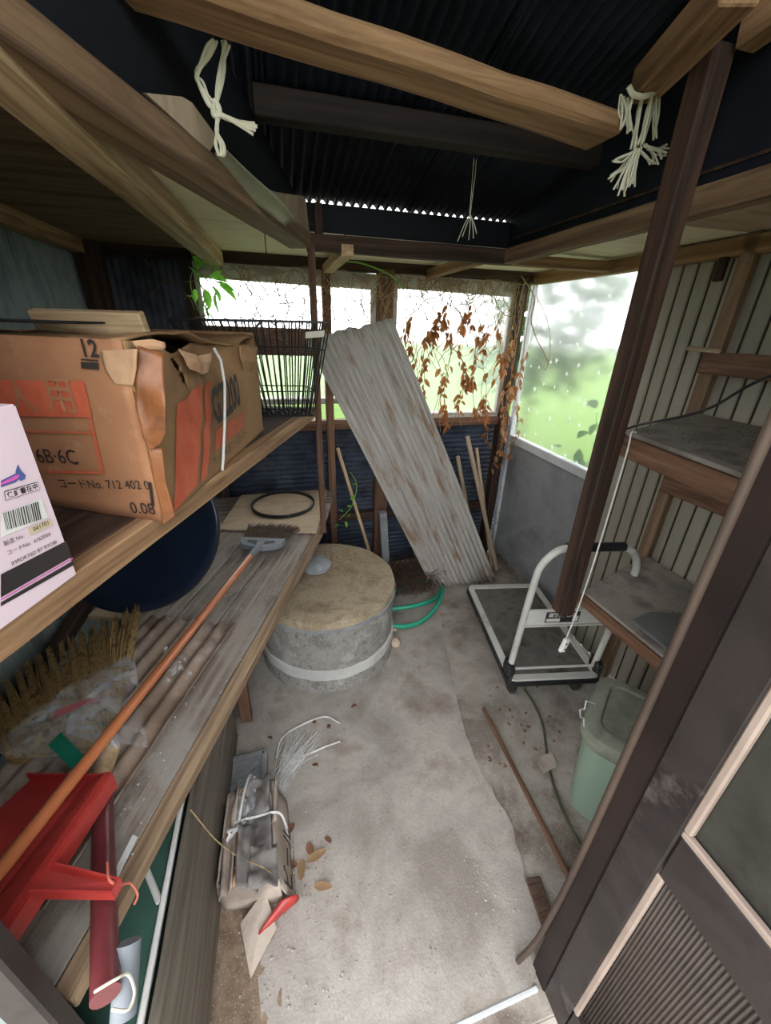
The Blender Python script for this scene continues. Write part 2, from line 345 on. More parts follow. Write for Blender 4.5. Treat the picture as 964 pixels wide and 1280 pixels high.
def decal(name, pts, mat, parent, n, z=.001):
    n = V(n).normalized(); return mesh(name, [V(p) + n * z for p in pts], [list(range(len(pts)))], mat, parent)

# ================================================================== THE SHELL
XL, XR, YB, YF = -.82, 1.53, 2.41, .31
TOPZ = 1.86
# ground and floor
fl = prism('floor', [(XL - .1, YF - .06), (XR + .1, YF - .06), (XR + .1, YB + .1), (XL - .1, YB + .1)], -.10, -.007, SUBFLOOR, bev=0)
tag(fl, 'dirty older concrete floor along the grey and beige walls', 'floor', kind='structure')
edge = [(548, 752), (556, 800), (570, 862), (577, 905), (598, 955), (622, 1000), (645, 1040), (655, 1095), (688, 1160), (676, 1210), (658, 1245), (575, 1280)]
sp = [PZ(x, y, 0) for x, y in edge]
sp2 = []
for a, b in zip(sp, sp[1:]):
    for k in range(6):
        p = a.lerp(b, k / 6); p.x += .012 * noise.noise(p * 23); p.y += .01 * noise.noise(p * 31 + V((9, 0, 0))); sp2.append(p)
sp2.append(sp[-1])
slab = prism('floor_screed', [(p.x, p.y) for p in sp2] + [(-.2, .27), (-.17, .42), (-.19, .55), (-.24, .75), (-.24, .9), (-.3, 1.2), (-.25, 1.6), (-.1, 2.05), (.6, 2.1)], -.03, 0, SLAB, bev=0)
tag(slab, 'pale grey concrete screed in the middle of the floor', 'floor', kind='structure')
soil = grid('floor_soil', lambda u, v: V((-.78 + u * .66, .28 + v * .77, -.002 + .006 * noise.noise((u * 11, v * 11, 0)) + .004 * noise.noise((u * 40, v * 40, 5)) + .01 * (1 - u))), 30, 30, SOIL)
tag(soil, 'crumbly brown soil under the bench beside the screed', 'soil', kind='stuff')
gd = grid('lawn', lambda u, v: V((-40 + 80 * u, -30 + 90 * v, -.12)), 2, 2, GRASS); tag(gd, 'bright green lawn outside the windows', 'lawn', kind='structure')
pv = prism('outside_path', [(-2.2, -3), (2.6, -3), (2.6, YF - .06), (-2.2, YF - .06)], -.115, -.03, OUTG); tag(pv, 'pale paving outside the doorway', 'path', kind='structure')

# left wall: green-grey corrugated sheets
wl = thing('wall_left', 'green grey corrugated metal wall behind the cartons', 'wall', (XL, 1.3, 0), kind='structure')
for k in range(4):
    y0 = .28 + k * .545
    corr('corrugated_sheet', (XL - .004 * (k % 2), y0, 0), (0, .56, 0), (0, 0, 1.92), .032, .009, GALV, wl)
beam('wall_plate', (XL + .035, .3, 1.885), (XL + .035, YB, 1.885), .05, .07, W_WARM, wl)
beam('corner_post', (XL + .06, YB - .06, 0), (XL + .06, YB - .06, 1.9), .09, .09, W_DARK, wl, up=(0, 1, 0))
beam('middle_rail', (XL + .03, .3, 1.235), (XL + .03, YB - .1, 1.235), .035, .045, W_DARK, wl)

# back wall
wb = thing('wall_back', 'back wall of blue and dark corrugated metal below the bright windows', 'wall', (.4, YB, 0), kind='structure')
corr('dark_corrugated_sheet', (XL, YB + .03, 0), (.48, 0, 0), (0, 0, 1.9), .032, .009, GALV_DK, wb)
for k in range(3):
    corr('blue_corrugated_sheet', (-.40 + k * .66, YB + .035 + .003 * (k % 2), 1.06), (0, 0, -1.08), (.68, 0, 0), .032, .006, BLUE, wb, nv=2)
beam('wall_plate', (XL, YB - .01, 1.89), (XR, YB - .01, 1.885), .06, .07, W_DARK, wb)
beam('lower_rail', (-.4, YB, 1.05), (XR - .04, YB, 1.05), .05, .055, W_RED, wb, wob=.004)
beam('low_rail', (-.4, YB + .005, .42), (XR - .04, YB + .005, .42), .04, .05, W_DARK, wb, wob=.004)
beam('post', (-.37, YB - .01, 0), (-.37, YB - .01, 1.87), .05, .05, W_DARK, wb, up=(0, 1, 0))
beam('post', (.61, YB - .02, 0), (.61, YB - .02, 1.87), .085, .05, W_RED, wb, up=(0, 1, 0), wob=.006)
beam('post', (XR - .09, YB - .02, 0), (XR - .09, YB - .02, 1.87), .06, .06, W_DARK, wb, up=(0, 1, 0), wob=.006)
beam('post', (.29, YB - .02, 0), (.29, YB - .02, 1.87), .045, .045, W_RED, wb, up=(0, 1, 0))
# the two back windows
def window(n, x0, x1, z0, label, muntins=(), board=None):
    w = thing('window_%d' % n, label, 'window', ((x0 + x1) / 2, YB, z0), kind='structure')
    beam('header_board', (x0 - .02, YB - .005, 1.825), (x1 + .02, YB - .005, 1.81), .03, .075, HEADER, w)
    beam('frame_stile', (x0, YB, z0), (x0, YB, 1.79), .03, .03, HEADER, w, up=(0, 1, 0))
    beam('frame_stile', (x1, YB, z0), (x1, YB, 1.79), .03, .03, HEADER, w, up=(0, 1, 0))
    beam('window_sill', (x0, YB + .01, z0), (x1, YB + .01, z0), .07, .03, HEADER, w)
    box('pane', ((x0 + x1) / 2, YB + .02, (z0 + 1.79) / 2), (x1 - x0, .004, 1.79 - z0), MILKY, w, bev=0)
    return w
window(1, -.34, .55, 1.19, 'bright wide back window behind the wire basket')
window(2, .67, 1.40, 1.09, 'bright back window behind the hanging brown vine leaves')
tag(beam('crossboard', (-.34, YB - .045, 1.51), (.28, YB - .045, 1.505), .022, .135, W_RED), 'reddish plank nailed across the back window behind the wire basket', 'plank')

# right wall: siding, window, panel
wr = thing('wall_right', 'beige ribbed siding wall behind the wooden shelves', 'wall', (XR, 1, 0), kind='structure')
box('groove_backing', (XR + .02, (.3 + 1.62) / 2, .95), (.006, 1.32, 1.9), SEAM, wr, bev=0)
yy = 1.585; proto = None
while yy > .32:
    if proto is None:
        bm = bmesh.new(); bm_box(bm, (0, 0, .95), (.012, .052, 1.9), .004); proto = from_bm('siding_panel', bm, SIDING, wr); o = proto
    else:
        o = bpy.data.objects.new('siding_panel', proto.data); put(o, wr)
    o.matrix_basis = Matrix.Translation((XR + .012, yy, 0)); yy -= .062
box('lower_panel', (XR + .005, 2.0, .455), (.015, .82, .91), GREYP, wr, bev=.001)
beam('skirting', (XR - .01, 1.6, .03), (XR - .01, YB, .03), .02, .06, W_GREY, wr)
beam('wall_plate', (XR - .01, .3, 1.865), (XR - .01, YB, 1.868), .05, .055, W_WARM, wr)
beam('upper_plate', (XR + .0, .3, 1.93), (XR + .0, YB, 1.93), .07, .05, W_BEAM, wr)
for y in (1.17, .55):
    beam('stud', (XR - .02, y, 0), (XR - .02, y, 1.9), .05, .03, W_STUD, wr, up=(1, 0, 0))
beam('cross_board', (XR - .045, 1.19, 1.512), (XR - .045, .36, 1.512), .018, .072, W_RED, wr)
beam('cross_board', (XR - .045, 1.18, 1.075), (XR - .045, .36, 1.09), .018, .11, W_RED, wr)
beam('batten', (XR - .05, 1.26, 1.555), (XR - .05, 1.13, 1.551), .012, .016, W_STICK, wr)
beam('block', (XR - .03, 1.245, 1.84), (XR - .03, 1.245, 1.77), .02, .03, W_DARK, wr, up=(0, 1, 0))
w3 = thing('window_3', 'frosted window with small star marks and green lawn beyond', 'window', (XR, 2.0, .93), kind='structure')
beam('frame_bottom', (XR, 1.6, .925), (XR, YB - .01, .925), .04, .05, ALU, w3)
beam('frame_stile', (XR - .005, YB - .02, 0), (XR - .005, YB - .02, 1.85), .035, .03, ALU, w3, up=(0, 1, 0))
beam('frame_stile', (XR, 1.60, 0), (XR, 1.60, 1.85), .03, .03, ALU, w3, up=(0, 1, 0))
box('pane', (XR + .005, 2.0, 1.395), (.004, .79, .89), FROST, w3, bev=0)
STARM = M('star_mark', [(226, 230, 226), (240, 244, 240)], rough=.3, bump=0); translucent(STARM, .75)
def star_mesh():
    bm = bmesh.new(); n = 10; vs_ = []
    for k in range(n):
        r = .021 if k % 2 == 0 else .0035; a = 2 * math.pi * k / n; vs_.append(bm.verts.new((0, r * math.cos(a), r * math.sin(a))))
    c = bm.verts.new((-.0025, 0, 0))
    for k in range(n): bm.faces.new((vs_[k], vs_[(k + 1) % n], c))
    me = bpy.data.meshes.new('star'); bm.to_mesh(me); bm.free(); me.materials.append(STARM); return me
SM = star_mesh()
for k in range(44):
    o = bpy.data.objects.new('star', SM); put(o, w3)
    a = random.uniform(0, 6.28); s = random.uniform(.7, 1.25)
    o.matrix_basis = Matrix.Translation((XR + .0025, 1.66 + (k % 8) * .096 + random.uniform(-.03, .03), .99 + (k // 8) * .145 + random.uniform(-.04, .04))) @ Matrix.Rotation(a, 4, 'X') @ Matrix.Scale(s, 4)

# front wall around the doorway
wf = thing('wall_front', 'front wall of boards on both sides of the doorway', 'wall', (0, YF, 0), kind='structure')
box('board_panel', ((XL - .40) / 2, YF + .02, .97), (-.40 - XL, .02, 1.94), GALV, wf)
box('board_panel', ((XR + .66) / 2, YF + .03, .97), (XR - .66, .02, 1.94), SIDING, wf)
beam('lintel', (XL, YF + .02, 2.06), (XR, YF + .02, 2.06), .05, .12, W_DARK, wf)

# ring of plates, soffits and the raised black roof
def structure(o, label, cat='beam'): return tag(o, label, cat, kind='structure')
LPd = V((.36, 1, 0)).normalized()
LP0, LP1 = V((.165, 1.76, 1.874)), V((-.362, .30, 1.874))
lpn = V((-1, .36, 0)).normalized()
structure(beam('beam_plate', LP0 + lpn * .04, LP1 + lpn * .04, .085, .05, W_BEAM, wob=.003), 'long brown plate beam running from the doorway above the cartons')
structure(beam('beam_plate', (.15, 1.785, 1.873), (1.0, 1.785, 1.873), .05, .055, W_DARK, wob=.003), 'dark plate beam across the back below the roof light gap')
structure(beam('beam_plate', (.985, 1.80, 1.874), (.965, .33, 1.874), .05, .055, W_BEAM, wob=.003), 'brown plate beam carrying the square hanging post')
structure(beam('beam_joist', (-.235, YB - .04, 1.868), (-.285, .56, 1.868), .07, .06, W_PALE, wob=.003), 'pale knotty joist below the soffit, beside the plate beam')
structure(beam('beam_joist', (.30, 1.76, 1.855), (.30, YB - .03, 1.855), .05, .04, W_PALE), 'short pale joist at the thin post and back window')
structure(beam('beam_joist', (.86, 1.80, 1.862), (.86, YB - .03, 1.862), .05, .04, W_WARM), 'short pale joist above the hanging vine leaves')
structure(beam('beam_joist', (1.0, 1.78, 1.866), (XR, 1.78, 1.866), .05, .04, W_WARM), 'short joist from the plate beam corner to the window wall')
sf = thing('ceiling', 'low plywood soffit around the raised black roof', 'ceiling', (0, 0, 1.9), kind='structure')
prism('soffit_panel', [(XL, .3), (-.36, .3), (-.30, .46), (-.25, YB), (XL, YB)], 1.902, 1.912, PLY_DARK, sf)
prism('soffit_panel', [(-.335, .48), (-.06, 1.25), (.0, 1.42), (.0, YB), (-.249, YB)], 1.904, 1.914, PLY, sf)
prism('soffit_panel', [(.004, 1.43), (.115, 1.74), (.15, 1.82), (.30, 1.82), (.30, YB), (.004, YB)], 1.903, 1.913, PLY, sf)
prism('soffit_panel', [(.304, 1.82), (1.02, 1.82), (1.0, YB), (.304, YB)], 1.902, 1.912, PLY, sf)
prism('soffit_panel', [(1.0, .3), (XR + .03, .3), (XR + .03, 1.2), (1.0, 1.2)], 1.903, 1.913, PLY_TAN, sf)
prism('soffit_panel', [(1.0, 1.204), (XR + .03, 1.204), (XR + .03, YB), (1.021, YB)], 1.902, 1.912, PLY, sf)
prism('seam_light_block', [(XL - .05, .28), (-.42, .28), (.12, 1.82), (.99, 1.84), (.99, .28), (XR + .1, .28), (XR + .1, YB + .1), (XL - .05, YB + .1)], 1.935, 1.942, W_DARK, sf, bev=0)  # unseen cover added above the soffit to keep its seams dark
# raised part: short dark walls and corrugated roof
rf = thing('roof', 'raised blackened corrugated metal roof over the middle', 'roof', (.4, 1, 2.1), kind='structure')
box('upper_wall', (.57, 1.83, 1.951), (.9, .015, .105), UPWALL, rf, bev=0)
def slant(o, a, b, z, h0, h1, t=.012):
    a, b = V(a), V(b); d = (b - a).normalized(); n = V((-d.y, d.x)) * t
    vs_ = []
    for q in (V((0, 0)), n):
        vs_ += [(a.x + q.x, a.y + q.y, z), (b.x + q.x, b.y + q.y, z), (b.x + q.x, b.y + q.y, h1), (a.x + q.x, a.y + q.y, h0)]
    return mesh(o, vs_, [(0, 1, 2, 3), (7, 6, 5, 4), (0, 4, 5, 1), (1, 5, 6, 2), (2, 6, 7, 3), (3, 7, 4, 0)], UPWALL, rf)
def roofz(y): return 2.008 + (1.84 - y) * .25
slant('upper_wall', (1.0, 1.83), (.99, .28), 1.9, roofz(1.83) - .008, roofz(.28) - .01)
slant('upper_wall', (.13, 1.83), (-.42, .28), 1.9, roofz(1.83) - .02, roofz(.28) - .02)
for k in range(3):
    corr('roof_sheet', (-.52 + k * .53, 1.838, roofz(1.838) + .002 * (k % 2)), (.55, 0, 0), (0, -1.70, roofz(.138) - roofz(1.838)), .032, .008, ROOF, rf, nv=4)
beam('purlin', (.0, 1.35, roofz(1.35) - .045), (1.0, 1.35, roofz(1.35) - .045), .05, .06, W_DIM, rf)
beam('purlin', (-.4, .78, roofz(.78) - .045), (1.0, .78, roofz(.78) - .045), .05, .06, W_DIM, rf)
beam('upper_post', (.20, 1.815, 1.9), (.20, 1.815, 2.0), .03, .04, W_DARK, rf, up=(0, 1, 0))
# heavy tie beam with its sawn end
def tie():
    far0, far1 = PZ(100, 0, 2.03), PZ(733, 188, 2.03); near0, near1 = PZ(345, 0, 2.03), PZ(772, 150, 2.03)
    dirv = (far1 - far0).normalized(); far0 = far0 - dirv * .35; nr = near1 - far1; wdt = .105
    side = V((dirv.y, -dirv.x, 0)); bm = bmesh.new(); L = (far1 - far0).length
    b = beam('beam_tie', far0 + side * wdt / 2 + V((0, 0, .02)), far1 + side * wdt / 2 + V((0, 0, .02)), wdt, .04, W_WARM, bev=.009, wob=.006)
    return structure(b, 'heavy squared tie beam with a sawn end below the roof')
TIE = tie()
structure(beam('beam_rafter', PZ(806, 108, 2.13), PZ(935, -30, 2.13), .065, .065, W_WARM, wob=.003), 'pole-like rafter bound with straw ties at the tie beam end')
structure(beam('beam_rafter', (.955, .90, 2.14), (.955, .40, 2.2), .05, .055, W_WARM, wob=.003), 'short rafter end above the square hanging post')
# torn plywood pieces above the left plate
def plywood_piece(pts, label):
    P = [PP(x, y, V((.150, 1.76, 0)), V((1, -.36, 0)).normalized()) for x, y in pts]; n = V((1, -.36, 0)).normalized() * .006
    k = len(P); o = mesh('plywood_scrap', P + [p - n for p in P], [list(range(k)), list(range(k, 2 * k))[::-1]] + [(i, (i + 1) % k, k + (i + 1) % k, k + i) for i in range(k)], PLY_TAN)
    return tag(o, label, 'plywood', 'plywood scraps above the plate beam')
plywood_piece([(182, 116), (228, 121), (240, 128), (272, 172), (262, 190)], 'torn plywood scrap above the plate beam, near the white rope')
plywood_piece([(318, 230), (345, 240), (382, 246), (388, 300), (372, 292), (340, 262)], 'torn plywood scrap above the plate beam, at the thin post top')

# posts
tag(beam('square_post', (.922, .935, .69), (.922, .935, 2.13), .055, .055, W_DARK, up=(0, 1, 0), bev=.004), 'square brown post hanging from the roof to the lower shelf', 'post')
tag(beam('thin_post', (.165, 1.775, .655), (.165, 1.775, 1.9), .026, .03, W_BRN, up=(0, 1, 0)), 'thin reddish post at the end of the bench and upper shelf', 'post')

# ================================================================== RIGHT SIDE
sh = thing('wall_shelf', 'upper dusty wooden shelf fixed to the beige siding', 'shelf', (1.25, .8, 1.33))
A = [PZ(790, 540, 1.342), PZ(880, 515, 1.342)]
prism('shelf_board', [(.972, .93), (.90, .40), (1.48, .40), (1.48, 1.14)], 1.33, 1.342, DUSTTOP, sh)
beam('front_rail', (.975, .955, 1.302), (.90, .40, 1.302), .03, .056, W_RED, sh)
beam('end_rail', (.985, .94, 1.302), (1.48, 1.13, 1.302), .03, .05, W_RED, sh)
sh2 = thing('wall_shelf', 'lower dusty wooden shelf below the square post end', 'shelf', (1.28, .75, .70))
prism('shelf_board', [(1.05, .995), (1.075, .40), (1.505, .40), (1.505, 1.16)], .708, .72, DUSTTOP, sh2)
beam('front_rail', (1.055, 1.0, .685), (1.08, .40, .685), .03, .045, W_RED, sh2)
beam('end_rail', (1.06, .985, .685), (1.5, 1.14, .685), .03, .04, W_RED, sh2)
p = [PZ(790, 775, .732), PZ(812, 765, .732), PZ(880, 768, .732), PZ(852, 825, .732)]
tag(prism('slate_board', [(q.x, q.y) for q in p], .7215, .734, SLATE), 'dark rectangular board lying on the lower shelf', 'board')

# hanging extension lead and the cable over the shelf
ex = thing('extension_lead', 'white extension lead hanging from the upper shelf corner', 'cable', (.888, .855, .6))
zs = PY(708, 806, .855).z
tube('cord', spline([(.972, .90, 1.3455), (.952, .895, 1.346), (.935, .875, 1.30), (.921, .862, 1.15), (.914, .858, .95), (.900, .855, .75), (.888, .855, zs + .03)], 10), .0024, WHITE, ex, n=6)
bm = bmesh.new(); bm_box(bm, (0, 0, 0), (.026, .016, .06), .006); so = from_bm('socket_block', bm, WHITE, ex, True, 30); so.matrix_basis = Matrix.Translation((.888, .855, zs)) @ Matrix.Rotation(.2, 4, 'Y')
for dz in (-.012, .012):
    b_ = box('socket_hole', (.888, .8465, zs + dz), (.006, .001, .006), BLACKP, ex, bev=0)
tag(tube('black_cable', spline([(.97, .93, 1.349), (.955, .88, 1.372), PX(880, 513, .95), PX(964, 470, .95), (.95, .40, 1.62)], 10), .0035, BLACKP, n=6), 'thin dark cable stretched above the upper shelf', 'cable')

# platform cart
fm, bmid = V((1.129, 1.08, 0)), V((1.257, 1.80, 0)); cu_ = (bmid - fm).normalized(); cv = V((cu_.y, -cu_.x, 0))
ct = thing('platform_cart', 'cream steel platform cart with a folding handle', 'cart', (1.19, 1.44, 0))
cm = Matrix((cv, cu_, V((0, 0, 1)))).transposed().to_4x4(); cm.translation = fm
def cpt(x, y, z): return cm @ V((x, y, z))
def cbox(name, c, s, mat, bev=.004, par=ct):
    bm = bmesh.new(); bm_box(bm, (0, 0, 0), s, bev); o = from_bm(name, bm, mat, par); o.matrix_basis = cm @ Matrix.Translation(c); return o
def rrect(w, l, r, z, k=5):
    pts = []
    for cx, cy, a0 in ((w - r, l - r, 0), (-(w - r), l - r, 90), (-(w - r), -(l - r), 180), (w - r, -(l - r), 270)):
        for j in range(k + 1):
            a = R_(a0 + 90 * j / k); pts.append(V((cx + r * math.cos(a), cy + r * math.sin(a), z)))
    return pts
def cring(name, w, l, r, wid, z0, z1, mat, off):
    a = rrect(w, l, r, 0); b = rrect(w - wid, l - wid, max(.005, r - wid), 0); n = len(a); vs_ = []
    for z in (z0, z1):
        vs_ += [cm @ (q + V((0, off, z))) for q in a]; vs_ += [cm @ (q + V((0, off, z))) for q in b]
    fs = []
    for i in range(n):
        j = (i + 1) % n; fs += [(i, j, n + j, n + i), (2 * n + i, 2 * n + j, 3 * n + j, 3 * n + i), (i, j, 2 * n + j, 2 * n + i), (n + i, n + j, 3 * n + j, 3 * n + i)]
    return mesh(name, vs_, fs, mat, ct)
cring('deck_frame', .22, .365, .035, .03, .115, .158, CARTM, .365)
cring('bumper', .228, .373, .04, .0085, .122, .146, BLACKP, .365)
q = rrect(.192, .337, .02, 0); prism('deck_mat', [tuple((cm @ (p + V((0, .365, 0)))).xy) for p in q], .12, .148, CARTMAT, ct, bev=0)
hx = .205
hp = [(-hx, .05, .15), (-hx, .03, .40), (-hx, .0, .70), (-hx + .012, -.005, .78), (-hx + .05, -.01, .835), (-hx + .10, -.012, .855), (0, -.012, .858)]
hp = hp + [(-x, y, z) for x, y, z in hp[-2::-1]]
tube('handle', [cpt(*p) for p in spline(hp, 6)], .0145, CARTM, ct, n=12)
tube('grip', [cpt(x, -.012, .8575) for x in (-.115, -.05, .05, .115)], .018, BLACKP, ct, n=14)
lp = cbox('handle_plate', (0, .016, .50), (.40, .004, .085), CARTM)
cbox('plate_lip', (0, .010, .54), (.40, .012, .006), CARTM, .001); cbox('plate_lip', (0, .010, .46), (.40, .012, .006), CARTM, .001)
cn = -(cm.to_3x3() @ V((0, 1, 0)))
def cdec(name, x0, x1, z0, z1, mat, zz=.0012):
    return decal(name, [cpt(x0, .0135, z0), cpt(x1, .0135, z0), cpt(x1, .0135, z1), cpt(x0, .0135, z1)], mat, ct, cn, zz)
cdec('name_sticker', -.115, .035, .474, .53, INK); cdec('sticker_strip', -.11, -.05, .479, .495, WHITE, .002); cdec('sticker_strip', .005, .03, .479, .507, WHITE, .002)
text('lettering', '運搬用 台車', cpt(-.105, .0135, .502), cpt(.02, .0135, .502), WHITE, ct, cn, z=.0022, bold=.02)
tube('hinge_rod', [cpt(-.2, .04, .185), cpt(.2, .04, .185)], .006, CARTM, ct)
for s in (-1, 1):
    cbox('hinge_bracket', (s * .212, .045, .165), (.018, .09, .1), BLACKP, .008)
    lathe('hinge_disc', [(0, -.016), (.032, -.016), (.038, -.01), (.038, .01), (.032, .016), (0, .016)], 20, BLACKP, ct, cpt(s * .21, .045, .185), cm.to_3x3() @ Matrix.Rotation(R_(90), 3, 'Y'))
    for y in (.09, .64):
        wp = lathe('caster_wheel', [(0, -.014), (.042, -.014), (.05, -.008), (.05, .008), (.042, .014), (0, .014)], 20, BLACKP, ct, cpt(s * .16, y, .05 - .012), cm.to_3x3() @ Matrix.Rotation(R_(90), 3, 'Y'))
        f_ = cbox('caster_fork', (s * .16, y, .088), (.045, .05, .055), GREYPL, .004)
cbox('front_step', (0, .012, .137), (.41, .012, .02), CARTM, .003)

# rubbish bin
bn = thing('rubbish_bin', 'sage green plastic bin with a dusty lid by the doorway', 'bin', (1.09, .66, 0))
bang = R_(38); bmx = Matrix.Translation((1.105, .635, -.012)) @ Matrix.Rotation(bang, 4, 'Z')
def loft(name, rings, mat, parent, mtx, capb=True, capt=True, ang=40):
    bm = bmesh.new(); rr = [[bm.verts.new(mtx @ p) for p in r] for r in rings]; n = len(rings[0])
    for a, b in zip(rr, rr[1:]):
        for k in range(n): bm.faces.new((a[k], a[(k + 1) % n], b[(k + 1) % n], b[k]))
    if capb: bm.faces.new(rr[0][::-1])
    if capt: bm.faces.new(rr[-1])
    return from_bm(name, bm, mat, parent, True, ang)
loft('bin_body', [rrect(w, l, r, z) for w, l, r, z in ((.115, .135, .05, .0), (.128, .148, .055, .012), (.15, .17, .065, .36), (.153, .173, .065, .385))], BINL, bn, bmx)
lid = loft('lid', [rrect(w, l, r, z) for w, l, r, z in ((.160, .180, .07, .37), (.166, .186, .075, .385), (.166, .186, .075, .405), (.158, .178, .07, .425), (.13, .15, .055, .437), (.118, .138, .045, .437), (.112, .132, .04, .429))], BINLID, bn, bmx)
lathe('lid_hole', [(0, 0), (.022, 0), (.026, .003), (.026, .006), (.02, .006), (.018, .002), (0, .002)], 18, BLACKP, lid, bmx @ V((.02, -.06, .428)))
hc = bmx @ V((-.166, .08, .38))
tube('wire_handle', [PP(x, y, hc, V((0, -1, 0))) for x, y in ((744, 880), (733, 876), (731, 886), (725, 887), (726, 897), (730, 898), (730, 908))], .0022, ALU, bn, n=6)

# the open door and its jambs
dj = thing('door_frame', 'dark bronze doorway frame with upright jambs and sill', 'door frame', (.1, .3, 0), kind='structure')
box('jamb', (.60, .315, 1.0), (.085, .055, 2.05), BRONZE_DK, dj, bev=.004)
tube('draught_strip', spline([(.555, .335, 2.0), (.555, .335, 1.0), (.556, .338, .5), (.552, .345, .22), (.545, .35, .10), (.52, .355, .0)], 8), .0075, STRIP, dj, n=8)
box('jamb', (-.398, .318, 1.0), (.045, .03, 2.05), BRONZE, dj, bev=.004)
beam('sill', (-.37, .272, -.006), (.545, .298, -.006), .012, .02, ALU, dj)
dr = thing('door_1', 'open brown framed door with smoky glass and ribbed lower panel', 'door', (.57, .0, 0), kind='structure')
DX, DT = .566, .03
box('stile', (DX, .2515, 1.0), (DT, .067, 1.96), BRONZE, dr, bev=.003)
box('stile', (DX, -.47, 1.0), (DT, .067, 1.96), BRONZE, dr, bev=.003)
box('mid_rail', (DX, -.11, .835), (DT - .002, .65, .112), BRONZE, dr, bev=.002)
box('top_rail', (DX, -.11, 1.94), (DT - .002, .65, .08), BRONZE, dr, bev=.002)
box('bottom_rail', (DX, -.11, .09), (DT - .002, .65, .14), BRONZE, dr, bev=.002)
box('glass_pane', (DX + .004, -.11, 1.396), (.006, .65, 1.0), DOORGL, dr, bev=0)
beam('glazing_bead', (DX - .008, .212, .905), (DX - .008, .212, 1.9), .013, .013, BEAD, dr, up=(0, 1, 0))
beam('glazing_bead', (DX - .008, .218, .897), (DX - .008, -.43, .897), .013, .013, BEAD, dr)
beam('panel_bead', (DX - .010, .212, .16), (DX - .010, .212, .778), .010, .014, BEAD, dr, up=(0, 1, 0))
ribs = corr('ribbed_panel', (DX + .002, .212, .16), (0, -.65, 0), (0, 0, .62), .0065, .002, RIBM, dr, nv=1)

# ================================================================== LEFT SIDE: bench and upper shelf
def edge_x(y, off=0): return .15 + .375 * (y - 1.76) - off
ed = V((.375, 1, 0)).normalized(); en = V((1, -.375, 0)).normalized()
bench = thing('workbench', 'long dusty plank bench along the corrugated wall', 'bench', (-.3, 1, 0))
ZB = .65
beam('front_rail', V((edge_x(1.80), 1.80, ZB - .013)) - en * .018, V((edge_x(.34), .34, ZB - .013)) - en * .018, .036, .032, W_RAIL, bench, wob=.003)
for k in range(6):
    off = .037 + k * .155
    y0 = .34; 
    while edge_x(y0) - (off + .155) / .94 < XL + .02 and y0 < 1.7: y0 += .02
    y1 = 1.80
    if y1 - y0 < .15: continue
    a = V((edge_x(y0), y0, ZB - .01)) - en * (off + .0775); b = V((edge_x(y1), y1, ZB - .01)) - en * (off + .0775)
    if a.x < XL + .1 and k > 3: a = a + ed * .1
    beam('plank', a, b, .152, .02, W_GREY if k < 3 else PLY_TAN, bench, wob=.002)
prism('back_board', [(-.80, 1.62), (-.38, 1.82), (.165, 1.82), (.30, YB - .06), (-.80, YB - .06)], ZB - .03, ZB - .004, W_GREY, bench)
for y, of in ((1.24, .22),):
    beam('leg', V((edge_x(y), y, 0)) - en * of, V((edge_x(y), y, ZB - .035)) - en * of, .045, .045, W_RED, bench, up=(0, 1, 0))
beam('back_ledger', (XL + .04, .8, ZB - .05), (XL + .04, YB - .1, ZB - .05), .04, .05, W_DARK, bench)

us = thing('upper_shelf', 'plank shelf above the bench carrying the cartons', 'shelf', (-.4, 1.1, 1.24))
ZS = 1.27
beam('front_rail', V((edge_x(1.79), 1.79, ZS - .022)) - en * .018, V((edge_x(.36), .36, ZS - .022)) - en * .018, .036, .044, W_SHELF, us, wob=.002)
for k in range(5):
    off = .038 + k * .165; y0 = .36
    while edge_x(y0) - (off + .165) / .94 < XL + .02 and y0 < 1.7: y0 += .02
    if 1.78 - y0 < .2: continue
    beam('plank', V((edge_x(y0), y0, ZS - .012)) - en * (off + .0815), V((edge_x(1.78), 1.78, ZS - .012)) - en * (off + .0815), .163, .02, W_DARK if k < 3 else W_GREY, us)

# plywood and ring on the bench
P4 = [PZ(272, 662, .66), PZ(302, 605, .66), PZ(418, 602, .66), PZ(406, 672, .66)]
tag(prism('plywood_board', [(-.34, 1.90), (-.26, 2.32), (.25, 2.32), (.13, 1.76)], ZB + .006, ZB + .016, PLY_TAN), 'square tan plywood board lying at the far end of the bench', 'plywood')
rg = lathe('black_hoop', [(.168, 0), (.172, 0), (.174, .004), (.174, .018), (.170, .02), (.166, .016), (.166, .004), (.168, 0)], 48, BLACKP, None, (-.02, 2.12, ZB + .017)); tag(rg, 'thin black plastic hoop lying on the tan plywood board', 'hoop')
disc = lathe('plywood_disc', [(0, 0), (.155, 0), (.155, .008), (0, .008)], 40, PLY_TAN, None, (-.02, 2.12, ZB + .017)); tag(disc, 'round pale plywood disc inside the black hoop', 'disc')

# navy tub lid leaning on the bench
th, ph = 1.024, -1.723; nrm = V((math.sin(th) * math.cos(ph), math.sin(th) * math.sin(ph), math.cos(th)))
lr = basis(V((1, 0, 0)).cross(nrm), nrm)
lb = lathe('tub_lid', [(0, -.004), (.235, -.004), (.245, .004), (.262, .012), (.278, .012), (.282, .004), (.282, -.016), (.276, -.018), (.27, -.012), (0, -.012)], 56, NAVY, None, V((-.525, 1.42, .915)), lr)
tag(lb, 'large round navy plastic tub lid leaning on the bench under the shelf', 'lid')

